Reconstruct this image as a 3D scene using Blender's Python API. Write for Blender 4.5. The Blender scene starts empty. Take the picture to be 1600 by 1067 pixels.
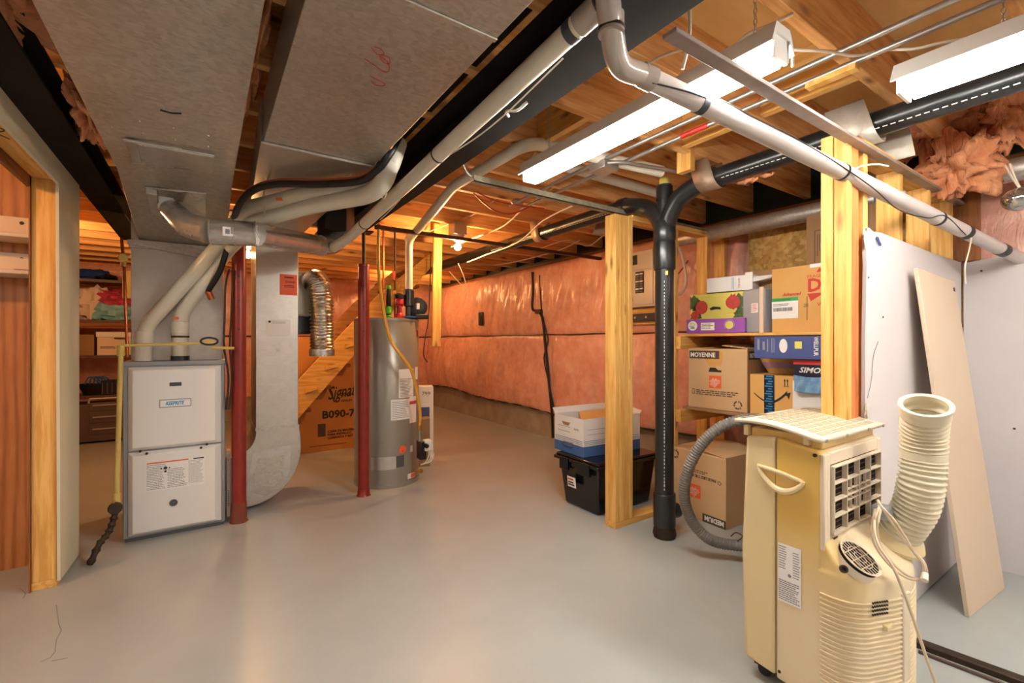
import bpy, bmesh, math, random
from mathutils import Vector, Matrix, noise as mnoise
random.seed(7)
C = bpy.context.scene.collection
# ------------------------------------------------------------------ camera
YAW = math.radians(34.0); CAMH = 1.2; FPX = 712.0
SA, CA = math.sin(YAW), math.cos(YAW)
cam_d = bpy.data.cameras.new('camera'); cam = bpy.data.objects.new('camera', cam_d); C.objects.link(cam)
cam_d.sensor_width = 36; cam_d.lens = FPX/1600*36; cam_d.clip_start = .02; cam_d.clip_end = 60
cam.location = (0, 0, CAMH); cam.rotation_euler = (math.pi/2, 0, -YAW)
bpy.context.scene.camera = cam
# ------------------------------------------------------------------ world and exposure
wd = bpy.data.worlds.new('world'); bpy.context.scene.world = wd; wd.use_nodes = True
wd.node_tree.nodes['Background'].inputs[0].default_value = (1, .93, .84, 1)
wd.node_tree.nodes['Background'].inputs[1].default_value = .1
vs = bpy.context.scene.view_settings
vs.view_transform = 'Standard'; vs.look = 'None'; vs.gamma = 1; vs.use_curve_mapping = False; vs.exposure = 1.5
cy = bpy.context.scene.cycles
cy.use_denoising = True; cy.max_bounces = 8; cy.diffuse_bounces = 5; cy.glossy_bounces = 4
cy.sample_clamp_indirect = 6; cy.blur_glossy = .5
TUBE_E = 30.0      # strength of a fluorescent tube
BULB_E = 480.0     # strength of a bare bulb
# ------------------------------------------------------------------ layout helper: a photo pixel onto a plane of the room
def P(px, py, X=None, Y=None, Z=None, D=None):
    t = (px-800)/FPX; u = (533.5-py)/FPX
    ax = SA+CA*t; ay = CA-SA*t
    if D is not None: z = D
    elif X is not None: z = X/ax
    elif Y is not None: z = Y/ay
    else: z = (Z-CAMH)/u
    return Vector((ax*z, ay*z, CAMH+u*z))
# ------------------------------------------------------------------ materials
def PL(px, py, q, n):
    """the photo ray through (px, py) onto a plane through q with normal n"""
    a = P(px, py, D=1); o = Vector((0, 0, CAMH)); d = a-o; q = Vector(q); n = Vector(n)
    return o+d*((q-o).dot(n)/d.dot(n))
def lin(c):
    if isinstance(c, str):
        c = c.lstrip('#'); c = [int(c[i:i+2], 16)/255 for i in (0, 2, 4)]
        c = [x/12.92 if x <= .04045 else ((x+.055)/1.055)**2.4 for x in c]
    return (c[0], c[1], c[2], 1)
class N:
    def __init__(s, name):
        s.m = bpy.data.materials.new(name); s.m.use_nodes = True; s.t = s.m.node_tree
        s.b = s.t.nodes['Principled BSDF']; s.co = None
    def n(s, typ, **kw):
        o = s.t.nodes.new(typ)
        for k, v in kw.items(): setattr(o, k, v)
        return o
    def l(s, a, b): s.t.links.new(a, b)
    def coord(s, scale=(1, 1, 1), rnd=True):
        tc = s.n('ShaderNodeTexCoord'); mp = s.n('ShaderNodeMapping'); mp.inputs['Scale'].default_value = scale
        s.l(tc.outputs['Object'], mp.inputs['Vector'])
        if rnd:
            oi = s.n('ShaderNodeObjectInfo'); mu = s.n('ShaderNodeMath', operation='MULTIPLY'); mu.inputs[1].default_value = 37
            s.l(oi.outputs['Random'], mu.inputs[0]); s.l(mu.outputs[0], mp.inputs['Location'])
        return mp.outputs[0]
    def noise(s, vec, scale, detail=4, rough=.55, dist=0):
        o = s.n('ShaderNodeTexNoise'); o.inputs['Scale'].default_value = scale; o.inputs['Detail'].default_value = detail
        o.inputs['Roughness'].default_value = rough; o.inputs['Distortion'].default_value = dist
        if vec is not None: s.l(vec, o.inputs['Vector'])
        return o.outputs[0]
    def ramp(s, fac, stops, interp='LINEAR'):
        o = s.n('ShaderNodeValToRGB'); o.color_ramp.interpolation = interp
        e = o.color_ramp.elements
        while len(e) < len(stops): e.new(.5)
        for i, (p, c) in enumerate(stops): e[i].position = p; e[i].color = lin(c)
        s.l(fac, o.inputs[0]); return o.outputs[0]
    def mix(s, fac, a, b, mode='MIX'):
        o = s.n('ShaderNodeMix', data_type='RGBA', blend_type=mode)
        for sock, v in ((o.inputs[0], fac), (o.inputs[6], a), (o.inputs[7], b)):
            if hasattr(v, 'links') or isinstance(v, bpy.types.NodeSocket): s.l(v, sock)
            else: sock.default_value = v if isinstance(v, (int, float)) else lin(v)
        return o.outputs[2]
    def bump(s, h, strength=.3, dist=.01):
        o = s.n('ShaderNodeBump'); o.inputs['Strength'].default_value = strength; o.inputs['Distance'].default_value = dist
        s.l(h, o.inputs['Height']); s.l(o.outputs[0], s.b.inputs['Normal'])
    def col(s, c):
        if isinstance(c, bpy.types.NodeSocket): s.l(c, s.b.inputs['Base Color'])
        else: s.b.inputs['Base Color'].default_value = lin(c)
    def set(s, rough=.5, metal=0, coat=0, coatr=.1, spec=.5):
        s.b.inputs['Roughness'].default_value = rough; s.b.inputs['Metallic'].default_value = metal
        s.b.inputs['Coat Weight'].default_value = coat; s.b.inputs['Coat Roughness'].default_value = coatr
        s.b.inputs['Specular IOR Level'].default_value = spec
def plain(name, c, rough=.5, metal=0, c2=None, scale=8, bump=0, coat=0, spec=.5, bscale=None, stretch=(1, 1, 1)):
    k = N(name); k.set(rough, metal, coat, spec=spec)
    v = k.coord(stretch)
    if c2: k.col(k.ramp(k.noise(v, scale, 6, .6), [(.3, c), (.7, c2)]))
    else: k.col(k.ramp(k.noise(v, 5, 3), [(.2, c), (.9, c)]))
    if bump: k.bump(k.noise(v, bscale or scale*4, 5), bump, .004)
    return k.m
def wood(name, ax, c1='#d09a4c', c2='#e4b66c', c3='#c48c46', rough=.6, knots=True):
    k = N(name); k.set(rough, 0, spec=.3)
    sc = {'x': (1.2, 16, 16), 'y': (16, 1.2, 16), 'z': (16, 16, 1.2)}[ax]
    v = k.coord(sc)
    g = k.noise(v, 2.2, 6, .6, .6)
    c = k.ramp(g, [(.25, c3), (.42, c1), (.6, c2), (.8, c1)])
    if knots:
        ks = {'x': (2.2, 7, 7), 'y': (7, 2.2, 7), 'z': (7, 7, 2.2)}[ax]
        vo = k.n('ShaderNodeTexVoronoi'); vo.inputs['Scale'].default_value = 1.3
        k.l(k.coord(ks), vo.inputs['Vector'])
        kf = k.ramp(vo.outputs['Distance'], [(.0, '#ffffff'), (.07, '#d0d0d0'), (.17, '#000000')])
        c = k.mix(kf, c, '#6b3a14')
    k.col(c); k.bump(g, .15, .003)
    return k.m
M = {}
for ax in 'xyz':
    M['wood_'+ax] = wood('pine_'+ax, ax)
    M['joist_'+ax] = wood('joist_wood_'+ax, ax, '#cf9658', '#e2b074', '#b27a42')
    M['dark_wood_'+ax] = wood('brown_wood_'+ax, ax, '#7a4a26', '#93592c', '#3c2110')
M['red_wood'] = wood('reddish_fir', 'z', '#b5622f', '#c87a44', '#7b3a18')
def osb(name, a, b, c):
    k = N(name); k.set(.7, 0, spec=.3); v = k.coord((1, 1, 1))
    vo = k.n('ShaderNodeTexVoronoi'); vo.inputs['Scale'].default_value = 38; k.l(v, vo.inputs['Vector'])
    g = k.noise(v, 12, 5)
    k.col(k.mix(.5, k.ramp(vo.outputs['Color'], [(.2, a), (.5, b), (.85, c)]), k.ramp(g, [(.3, a), (.7, c)])))
    return k.m
M['osb'] = osb('strand_board', '#9c7434', '#c09a55', '#d8bb7c')
M['ply'] = plain('subfloor_plywood', '#cf9f5c', .7, c2='#e0b878', scale=2.5, stretch=(1, 3, 1))
def galv(name, a, b, r=.40, sc=60, met=.78):
    k = N(name); k.set(r, met)
    v = k.coord((1, 1, 1)); vo = k.n('ShaderNodeTexVoronoi'); vo.inputs['Scale'].default_value = sc; k.l(v, vo.inputs['Vector'])
    big = k.noise(v, 2.2, 4); fine = k.noise(k.coord((1, 4, 4)), 30, 4)
    c = k.mix(.5, k.ramp(vo.outputs['Color'], [(.1, a), (.9, b)]), k.ramp(fine, [(.3, a), (.75, b)]))
    k.col(k.mix(.25, c, k.ramp(big, [(.3, a), (.7, b)])))
    rr = k.ramp(big, [(.3, (r-.08,)*3), (.7, (r+.12,)*3)]); k.l(rr, k.b.inputs['Roughness'])
    k.bump(big, .08, .01)
    return k.m
M['galv'] = galv('galvanised_sheet', '#a19a90', '#d2ccc2')
M['galv_smooth'] = galv('smooth_galvanised_sheet', '#b3aca2', '#c6c0b6', .37, 25, .85)
M['galv_bright'] = galv('bright_galvanised_pipe', '#b4b0aa', '#d0cdc8', .25, 30)
M['foil'] = plain('crinkled_foil', '#d8d2c8', .18, 1, bump=.9, bscale=55)
M['zinc'] = plain('zinc_conduit', '#a9a59f', .35, .8)
M['steel_bar'] = plain('dusty_steel', '#8b7d78', .5, .35, c2='#a4958e', scale=12, bump=.1)
M['galv_bar'] = plain('weathered_zinc', '#a59f86', .5, .35, c2='#7f7d6c', scale=24, bump=.1)
M['rust_bar'] = plain('brown_steel', '#4a3527', .6, .5, c2='#5d4634', scale=20)
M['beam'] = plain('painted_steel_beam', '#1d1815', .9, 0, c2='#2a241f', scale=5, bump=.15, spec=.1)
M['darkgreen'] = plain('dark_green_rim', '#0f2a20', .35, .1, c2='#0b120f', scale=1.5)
M['red'] = plain('red_oxide_paint', '#8a2318', .38, .1, c2='#732015', scale=14, bump=.08)
M['red_bright'] = plain('red_plastic', '#c4222a', .4)
M['pvc'] = plain('white_pvc', '#d9d4c4', .3, c2='#cfc8b4', scale=4)
M['pvc_grey'] = plain('grey_white_pvc', '#c5bcb6', .3, c2='#b5aaa5', scale=4, spec=.6)
M['clear_grey'] = plain('smoky_pipe', '#a59a92', .15, .2, c2='#b9aea6', scale=5)
M['abs'] = plain('black_abs', '#16181a', .28, c2='#212425', scale=12, spec=.6)
M['black'] = plain('black_plastic', '#121212', .4)
M['black_gloss'] = plain('black_tote_plastic', '#0e0f10', .18, c2='#151617', scale=5)
M['iron'] = plain('black_iron', '#2a1f18', .6, .4, c2='#40301f', scale=30)
M['tape'] = plain('dark_grey_tape', '#34383e', .4)
M['grey_hose'] = plain('grey_corrugated', '#67645f', .5, c2='#78756e', scale=10)
M['strap'] = plain('brown_strap_sheet', '#8f7460', .45, .4, c2='#a58a74', scale=22, bump=.2)
M['strap_pale'] = plain('pale_strap_sheet', '#c4bdb0', .4, .3, c2='#b0a797', scale=22, bump=.2)
M['white_metal'] = plain('white_enamel', '#dcdad4', .35)
M['furn'] = plain('furnace_white', '#e2e0dc', .38, .1)
M['furn_grey'] = plain('furnace_grey', '#8f9192', .4, .4)
M['darkgrey'] = plain('dark_grey_plastic', '#4a4a4c', .4)
M['heater'] = plain('heater_grey', '#918c82', .3, .3)
M['paper'] = plain('paper_label', '#e8e6e2', .6)
M['ink'] = plain('black_ink', '#1b1a1a', .6)
M['ink_grey'] = plain('grey_ink', '#7c7c7c', .6)
M['ink_brown'] = plain('brown_ink', '#4c3c30', .6)
M['ink_red'] = plain('red_ink', '#c2372b', .6)
M['ink_green'] = plain('green_ink', '#3fa860', .6)
M['ink_blue'] = plain('blue_ink', '#1d8fc4', .5)
M['ink_white'] = plain('white_ink', '#e4e2da', .6)
M['orange_card'] = plain('orange_notice', '#e2603c', .6)
M['orange'] = plain('orange_print', '#e0632f', .6)
M['kraft'] = plain('kraft_cardboard', '#c4a073', .7, c2='#ceab80', scale=3)
M['kraft_yellow'] = plain('yellow_cardboard', '#c8954f', .65, c2='#d4a35c', scale=3)
M['kraft_dark'] = plain('dark_cardboard', '#8c6a48', .75, c2='#977450', scale=3)
M['kraft_orange'] = plain('orange_brown_cardboard', '#b9793a', .65, c2='#c4843f', scale=2)
M['white_card'] = plain('white_card', '#dcdad6', .5)
M['blue_band'] = plain('blue_band', '#3b5f92', .5)
M['indigo'] = plain('indigo_carton', '#3c4a7d', .4, c2='#44538a', scale=3)
M['navy'] = plain('navy_carton', '#141c33', .35)
M['purple'] = plain('purple_carton', '#8b4aa0', .4, c2='#9652ab', scale=3)
M['fruit_yellow'] = plain('pale_yellow_print', '#d9cf68', .5, c2='#cfc35c', scale=3)
M['leaf'] = plain('leaf_print', '#4d6230', .5, c2='#2e3e1c', scale=40)
M['fruit_red'] = plain('fruit_print', '#a32a24', .4, c2='#c2453a', scale=30)
M['denim'] = plain('blue_cloth', '#5f87ad', .9, c2='#7fa3c4', scale=40, bump=.4)
M['wicker'] = plain('pale_wicker', '#d1b878', .7, c2='#b59a58', scale=30, bump=.5, bscale=60)
M['lilac'] = plain('lilac_weave', '#a58ab0', .7)
M['ac_yellow'] = plain('yellowed_plastic', '#d3b069', .38, c2='#d8b873', scale=2)
M['ac_cream'] = plain('cream_plastic', '#d8c392', .36, c2='#dcc99c', scale=2)
M['ac_white'] = plain('offwhite_plastic', '#dccdb6', .36, c2='#d8c6ac', scale=3)
M['ac_dark'] = plain('dark_grille_fins', '#241c17', .8, 0, spec=.1)
M['rust'] = plain('rusty_paint', '#6b3a26', .8, c2='#7a2c1c', scale=40, bump=.2)
M['ac_hose'] = plain('cream_hose', '#d6cdb4', .4, c2='#cdc2a4', scale=6)
M['cord'] = plain('beige_cord', '#cbb89c', .45)
M['yellow_pipe'] = plain('yellow_gas_pipe', '#cdb568', .45, c2='#bfa352', scale=12)
M['yellow_hose'] = plain('yellow_hose', '#d29a2b', .4)
M['copper'] = plain('copper', '#a8572c', .35, .7)
M['brass'] = plain('brass', '#b58a3a', .35, .8)
M['cable'] = plain('white_cable', '#d3c6b2', .45)
M['cable_red'] = plain('red_cable', '#b5261c', .4)
M['cable_black'] = plain('black_cable', '#141110', .5)
M['green'] = plain('lime_plastic', '#5fc52c', .4)
M['blue'] = plain('blue_plastic', '#2c5f96', .4)
M['panel_grey'] = plain('panel_enamel', '#a8a09a', .4, .3)
M['plastic_grey'] = plain('clear_bin_plastic', '#8e9198', .2, c2='#9a9da3', scale=4)
M['block'] = plain('concrete_block', '#a29583', .85, c2='#8b7e6e', scale=6, bump=.5)
M['drywall'] = plain('white_drywall', '#d0c9c8', .7, c2='#c7bfbe', scale=1.2, bump=.05)
M['slot'] = plain('slot_shade_plastic', '#a1967c', .5)
M['drywall_beige'] = plain('beige_board', '#cdb9a2', .6, c2='#c8b299', scale=1.5)
M['gypsum'] = plain('torn_gypsum', '#c9bfae', .9, bump=.6, c2='#d8d0c0', scale=30)
M['pale_panel'] = plain('pale_green_panel', '#c6bfa4', .6, c2='#d0c9ae', scale=1.6, bump=.1)
M['cream_box'] = plain('cream_enamel', '#b9b29c', .4)
M['porcelain'] = plain('porcelain', '#d8d0c4', .25)
M['laminate'] = plain('shelf_board_dark', '#5d4434', .5, c2='#4c372a', scale=4)
M['shelf_white'] = plain('white_shelf', '#d6c3ae', .45)
M['cloth_white'] = plain('white_cloth', '#d6c4b8', .9, bump=.4, bscale=12)
M['cloth_red'] = plain('crimson_cloth', '#a82242', .9, c2='#c4506a', scale=14, bump=.4, bscale=12)
M['cloth_blue'] = plain('royal_blue_cloth', '#1f3f93', .9, c2='#152c6d', scale=14, bump=.4)
M['cloth_print'] = plain('blue_print_fabric', '#3f8db5', .9, c2='#dce0dc', scale=6, bump=.2)
M['teal'] = plain('cyan_plastic_wrap', '#58a6bd', .4, c2='#8fc3d0', scale=10)
M['grey_tool'] = plain('grey_toolbox', '#57483f', .5)
M['lamp_silver'] = plain('silvered_glass', '#b8b5b0', .12, .9)
k = N('aged_plastic'); k.set(.36); ge = k.n('ShaderNodeNewGeometry'); sp = k.n('ShaderNodeSeparateXYZ'); k.l(ge.outputs['Position'], sp.inputs[0])
m1 = k.n('ShaderNodeMapRange'); m1.inputs['From Min'].default_value = .28; m1.inputs['From Max'].default_value = .62; k.l(sp.outputs['Z'], m1.inputs['Value'])
m2 = k.n('ShaderNodeMapRange'); m2.inputs['From Min'].default_value = 1.74; m2.inputs['From Max'].default_value = 1.63; k.l(sp.outputs['X'], m2.inputs['Value'])
mm = k.n('ShaderNodeMath', operation='MULTIPLY'); k.l(m1.outputs[0], mm.inputs[0]); k.l(m2.outputs[0], mm.inputs[1])
k.col(k.mix(mm.outputs[0], '#dbc9a6', '#d2ad58')); M['ac_aged'] = k.m
# floor paint
k = N('grey_floor_paint'); k.set(.34, 0, spec=.45); v = k.coord(rnd=False)
big = k.noise(v, .55, 5, .5); mid = k.noise(v, 3.2, 6, .6)
c = k.mix(.5, k.ramp(big, [(.3, '#989c99'), (.7, '#a5a9a6')]), k.ramp(mid, [(.3, '#979b98'), (.7, '#a7aaa7')]))
k.col(c)
rr = k.ramp(k.noise(v, 2.2, 5), [(.3, (.29,)*3), (.7, (.38,)*3)]); k.l(rr, k.b.inputs['Roughness'])
k.bump(k.noise(v, 9, 6, .6), .08, .01); M['floor'] = k.m
# insulation behind poly
def insul(name, coat, a, b, c, bump):
    k = N(name); k.set(.75, 0, coat=coat, coatr=.22, spec=.3); v = k.coord(rnd=False)
    n1 = k.noise(v, 3.5, 7, .62, .4); n2 = k.noise(v, 14, 6, .6)
    k.col(k.mix(.4, k.ramp(n1, [(.25, a), (.5, b), (.75, c)]), k.ramp(n2, [(.3, a), (.7, c)])))
    w = k.noise(k.coord((1, 2.2, .8), False), 7, 4, .5, 1.4)
    bp = k.n('ShaderNodeBump'); bp.inputs['Strength'].default_value = bump; bp.inputs['Distance'].default_value = .02; k.l(w, bp.inputs['Height'])
    k.l(bp.outputs[0], k.b.inputs['Normal']); k.l(bp.outputs[0], k.b.inputs['Coat Normal'])
    return k.m
M['poly'] = insul('poly_over_pink_insulation', .7, '#c4826a', '#d99c88', '#e8b8a4', .45)
M['batt'] = insul('loose_pink_fibre', 0, '#b86a42', '#d68f62', '#e8b088', 1.0)
# oak veneer panelling
k = N('oak_veneer_panelling'); k.set(.45, 0, spec=.4); v = k.coord((9, 9, .9), False)
w = k.n('ShaderNodeTexWave', wave_type='RINGS', rings_direction='Z'); w.inputs['Scale'].default_value = .8; w.inputs['Distortion'].default_value = 7; w.inputs['Detail'].default_value = 4
k.l(v, w.inputs['Vector'])
k.col(k.mix(.5, k.ramp(w.outputs['Fac'], [(0, '#8a5024'), (.4, '#b5763e'), (1, '#c68a50')]), k.ramp(k.noise(v, 5, 6), [(.3, '#98582a'), (.7, '#c58448')])))
M['oak'] = k.m
def emit(name, col, e):
    k = N(name); k.b.inputs['Emission Color'].default_value = (*col, 1); k.b.inputs['Emission Strength'].default_value = e
    k.b.inputs['Base Color'].default_value = (.9, .9, .9, 1); return k.m
M['tube_glow'] = emit('fluorescent_glow', (1, .97, .9), TUBE_E)
M['bulb_glow'] = emit('incandescent_glow', (1, .52, .2), BULB_E)
# ------------------------------------------------------------------ mesh building
class MB:
    def __init__(s): s.v = []; s.f = []; s.M = None
    def add(s, vs, fs):
        o = len(s.v)
        for p in vs:
            p = Vector(p); s.v.append(s.M @ p if s.M else p)
        s.f += [tuple(i+o for i in f) for f in fs]; return s
    def box(s, x0, y0, z0, x1, y1, z1):
        return s.add([(x0,y0,z0),(x1,y0,z0),(x1,y1,z0),(x0,y1,z0),(x0,y0,z1),(x1,y0,z1),(x1,y1,z1),(x0,y1,z1)],
                     [(3,2,1,0),(4,5,6,7),(0,1,5,4),(1,2,6,5),(2,3,7,6),(3,0,4,7)])
    def bar(s, a, b, w, h, up=(0, 0, 1)):
        a = Vector(a); b = Vector(b); d = (b-a).normalized(); sd = d.cross(Vector(up))
        if sd.length < 1e-4: sd = d.cross(Vector((0, 1, 0)))
        sd.normalize(); u = sd.cross(d); vs = []
        for p in (a, b):
            for i, j in ((-1,-1),(1,-1),(1,1),(-1,1)): vs.append(p+sd*(i*w/2)+u*(j*h/2))
        return s.add(vs, [(0,1,2,3),(7,6,5,4),(4,5,1,0),(5,6,2,1),(6,7,3,2),(7,4,0,3)])
    def prism(s, pts, axis, a, b):
        # pts: 2D outline; axis 'x': pts are (y,z); 'y': (x,z); 'z': (x,y)
        def mk(p, c): return {'x': (c, p[0], p[1]), 'y': (p[0], c, p[1]), 'z': (p[0], p[1], c)}[axis]
        n = len(pts); vs = [mk(p, a) for p in pts]+[mk(p, b) for p in pts]
        fs = [tuple(range(n))[::-1], tuple(range(n, 2*n))]+[(i, (i+1) % n, n+(i+1) % n, n+i) for i in range(n)]
        return s.add(vs, fs)
    def slab(s, quad, t):
        q = [Vector(p) for p in quad]; nn = (q[1]-q[0]).cross(q[2]-q[0]).normalized()*t
        vs = q+[p+nn for p in q]; n = len(q)
        return s.add(vs, [tuple(range(n))[::-1], tuple(range(n, 2*n))]+[(i, (i+1) % n, n+(i+1) % n, n+i) for i in range(n)])
    def tube(s, pts, r, seg=16, caps=True):
        pts = [Vector(p) for p in pts]; n = len(pts)
        rs = r if isinstance(r, (list, tuple)) else [r]*n
        vs = []; fs = []; u = None
        for i, p in enumerate(pts):
            d = (pts[min(i+1, n-1)]-pts[max(i-1, 0)])
            if d.length < 1e-9: d = Vector((0, 0, 1))
            d.normalize()
            if u is None:
                u = d.cross(Vector((0, 0, 1)))
                if u.length < .05: u = d.cross(Vector((1, 0, 0)))
            u = (u-d*u.dot(d)).normalized(); w = d.cross(u)
            for j in range(seg):
                a = 2*math.pi*j/seg; vs.append(p+(u*math.cos(a)+w*math.sin(a))*rs[i])
        for i in range(n-1):
            for j in range(seg):
                k = (j+1) % seg; fs.append((i*seg+j, i*seg+k, (i+1)*seg+k, (i+1)*seg+j))
        if caps: fs += [tuple(range(seg))[::-1], tuple(range((n-1)*seg, n*seg))]
        return s.add(vs, fs)
    def lathe(s, prof, c, seg=32, axis=(0, 0, 1), caps=True):
        c = Vector(c); ax = Vector(axis).normalized(); q = Vector((0, 0, 1)).rotation_difference(ax).to_matrix()
        vs = []; fs = []; n = len(prof)
        for r, z in prof:
            for j in range(seg):
                a = 2*math.pi*j/seg; vs.append(c+q @ Vector((r*math.cos(a), r*math.sin(a), z)))
        for i in range(n-1):
            for j in range(seg):
                k = (j+1) % seg; fs.append((i*seg+j, i*seg+k, (i+1)*seg+k, (i+1)*seg+j))
        if caps: fs += [tuple(range(seg))[::-1], tuple(range((n-1)*seg, n*seg))]
        return s.add(vs, fs)
    def grid(s, fn, nu, nv):
        vs = [fn(i/nu, j/nv) for j in range(nv+1) for i in range(nu+1)]
        fs = [(j*(nu+1)+i, j*(nu+1)+i+1, (j+1)*(nu+1)+i+1, (j+1)*(nu+1)+i) for j in range(nv) for i in range(nu)]
        return s.add(vs, fs)
    def sphere(s, c, r, nu=16, nv=10, disp=0, seed=0, sc=(1, 1, 1), fs_=3):
        c = Vector(c); prof = []; vs = []; fs = []
        for j in range(nv+1):
            th = math.pi*j/nv
            for i in range(nu):
                ph = 2*math.pi*i/nu; d = Vector((math.sin(th)*math.cos(ph), math.sin(th)*math.sin(ph), math.cos(th)))
                rr = r
                if disp: rr *= 1+disp*mnoise.fractal(d*fs_+Vector((seed*7.3, seed, 0)), 1, 2, 5)
                vs.append(c+Vector((d.x*sc[0], d.y*sc[1], d.z*sc[2]))*rr)
        for j in range(nv):
            for i in range(nu):
                k = (i+1) % nu; fs.append((j*nu+i, (j+1)*nu+i, (j+1)*nu+k, j*nu+k))
        return s.add(vs, fs)
    def down(s, quad, t):
        q = [Vector(p) for p in quad]; z = (q[1]-q[0]).cross(q[2]-q[0]).z
        return s.slab(quad, -t if z > 0 else t)
    def build(s, name, mat, parent=None, smooth=True, bevel=0, bseg=2, angle=35, recalc=True):
        me = bpy.data.meshes.new(name); vs = s.v
        lo = Vector([min(p[i] for p in vs) for i in range(3)]); hi = Vector([max(p[i] for p in vs) for i in range(3)])
        org = (lo+hi)/2
        if parent is None: org.z = lo.z
        me.from_pydata([p-org for p in vs], [], s.f); me.validate(clean_customdata=True)
        bm = bmesh.new(); bm.from_mesh(me); bmesh.ops.remove_doubles(bm, verts=bm.verts, dist=1e-6)
        if recalc: bmesh.ops.recalc_face_normals(bm, faces=bm.faces)
        bm.to_mesh(me); bm.free()
        if smooth:
            me.polygons.foreach_set('use_smooth', [True]*len(me.polygons))
            me.set_sharp_from_angle(angle=math.radians(angle))
        me.materials.append(M[mat] if isinstance(mat, str) else mat)
        o = bpy.data.objects.new(name, me); C.objects.link(o)
        if parent is not None: o.parent = parent; o.location = org-W[parent.name]
        else: o.location = org
        W[o.name] = org
        if bevel:
            b = o.modifiers.new('bevel', 'BEVEL'); b.width = bevel; b.segments = bseg; b.limit_method = 'ANGLE'; b.angle_limit = math.radians(40)
        return o
W = {}
def thing(name, label, cat, loc, group=None):
    o = bpy.data.objects.new(name, None); C.objects.link(o); o.location = loc; o.empty_display_size = .1
    W[o.name] = Vector(loc); return tag(o, label, cat, group)
def tag(o, label, cat, group=None, kind=None):
    o['label'] = label; o['category'] = cat
    if group: o['group'] = group
    if kind: o['kind'] = kind
    return o
def struct(o): o['kind'] = 'structure'; return o
def spl(pts, n=8):
    pts = [Vector(p) for p in pts]; out = []
    q = [pts[0]*2-pts[1]]+pts+[pts[-1]*2-pts[-2]]
    for i in range(1, len(q)-2):
        a, b, c, d = q[i-1:i+3]
        for j in range(n):
            t = j/n; out.append(.5*((2*b)+(c-a)*t+(2*a-5*b+4*c-d)*t*t+(3*b-a-3*c+d)*t**3))
    out.append(pts[-1]); return out
def even(pts, step):
    out = [pts[0]]; acc = 0
    for a, b in zip(pts, pts[1:]):
        d = (b-a).length; t = step-acc
        while t <= d: out.append(a.lerp(b, t/d)); t += step
        acc = (acc+d) % step
    return out
def elbowed(pts, rad=.08, n=6):
    # polyline with rounded corners
    pts = [Vector(p) for p in pts]; out = [pts[0]]
    for i in range(1, len(pts)-1):
        a, b, c = pts[i-1:i+2]; r = min(rad, (a-b).length*.49, (c-b).length*.49)
        p = b+(a-b).normalized()*r; q = b+(c-b).normalized()*r
        for j in range(n+1):
            t = j/n; out.append(p*(1-t)**2+b*2*t*(1-t)+q*t*t)
    out.append(pts[-1]); return out
class Fr:
    """a drawing frame on a face: origin at its lower left corner, x to the viewer's right, y up"""
    def __init__(s, o, x, y): s.o = Vector(o); s.x = Vector(x).normalized(); s.y = Vector(y).normalized(); s.n = s.x.cross(s.y)
    def p(s, x, y, d=0): return s.o+s.x*x+s.y*y+s.n*d
    def rect(s, mb, x0, y0, x1, y1, d0=0, d1=.001):
        q = [s.p(x0, y0, d0), s.p(x1, y0, d0), s.p(x1, y1, d0), s.p(x0, y1, d0)]
        return mb.slab(q, d1-d0)
    def poly(s, mb, pts, d0=0, d1=.001): return mb.slab([s.p(a, b, d0) for a, b in pts], d1-d0)
    def disc(s, mb, x, y, r, d0=0, d1=.001, n=24, ry=None):
        ry = ry or r
        return s.poly(mb, [(x+r*math.cos(2*math.pi*i/n), y+ry*math.sin(2*math.pi*i/n)) for i in range(n)], d0, d1)
    def ring(s, mb, x, y, r, w, d=.001, n=24, a0=0, a1=360):
        for i in range(n):
            a = math.radians(a0+(a1-a0)*i/n); b = math.radians(a0+(a1-a0)*(i+1)/n)
            s.poly(mb, [(x+r*math.cos(a), y+r*math.sin(a)), (x+(r+w)*math.cos(a), y+(r+w)*math.sin(a)), (x+(r+w)*math.cos(b), y+(r+w)*math.sin(b)), (x+r*math.cos(b), y+r*math.sin(b))], 0, d)
    def lines(s, mb, x0, y0, x1, y1, n, th=.35, d=.0006, seed=0):
        rnd = random.Random(seed); h = (y1-y0)/n
        for i in range(n):
            yy = y1-(i+.5)*h; x = x0; e = x1-(x1-x0)*rnd.random()*.25
            while x < e:
                w = min((.03+.1*rnd.random())*(x1-x0)+.002, e-x); s.rect(mb, x, yy-h*th/2, x+w, yy+h*th/2, 0, d); x += w+(x1-x0)*.02
    def text(s, body, size, x, y, mat, parent, name='lettering', d=.0008, shear=0, sx=1, rot=0, ext=.0004, off=0):
        cu = bpy.data.curves.new(name, 'FONT'); cu.body = body; cu.size = size; cu.extrude = ext; cu.shear = shear; cu.resolution_u = 2; cu.offset = off
        to = bpy.data.objects.new(name, cu); C.objects.link(to)
        dg = bpy.context.evaluated_depsgraph_get(); me = bpy.data.meshes.new_from_object(to.evaluated_get(dg))
        bpy.data.objects.remove(to); mb = MB(); ca, sa = math.cos(rot), math.sin(rot)
        vs = [s.p(x+(v.co.x*sx*ca-v.co.y*sa), y+(v.co.x*sx*sa+v.co.y*ca), d+v.co.z) for v in me.vertices]
        mb.add(vs, [tuple(p.vertices) for p in me.polygons])
        return mb.build(name, mat, parent, smooth=False, recalc=False)
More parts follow.
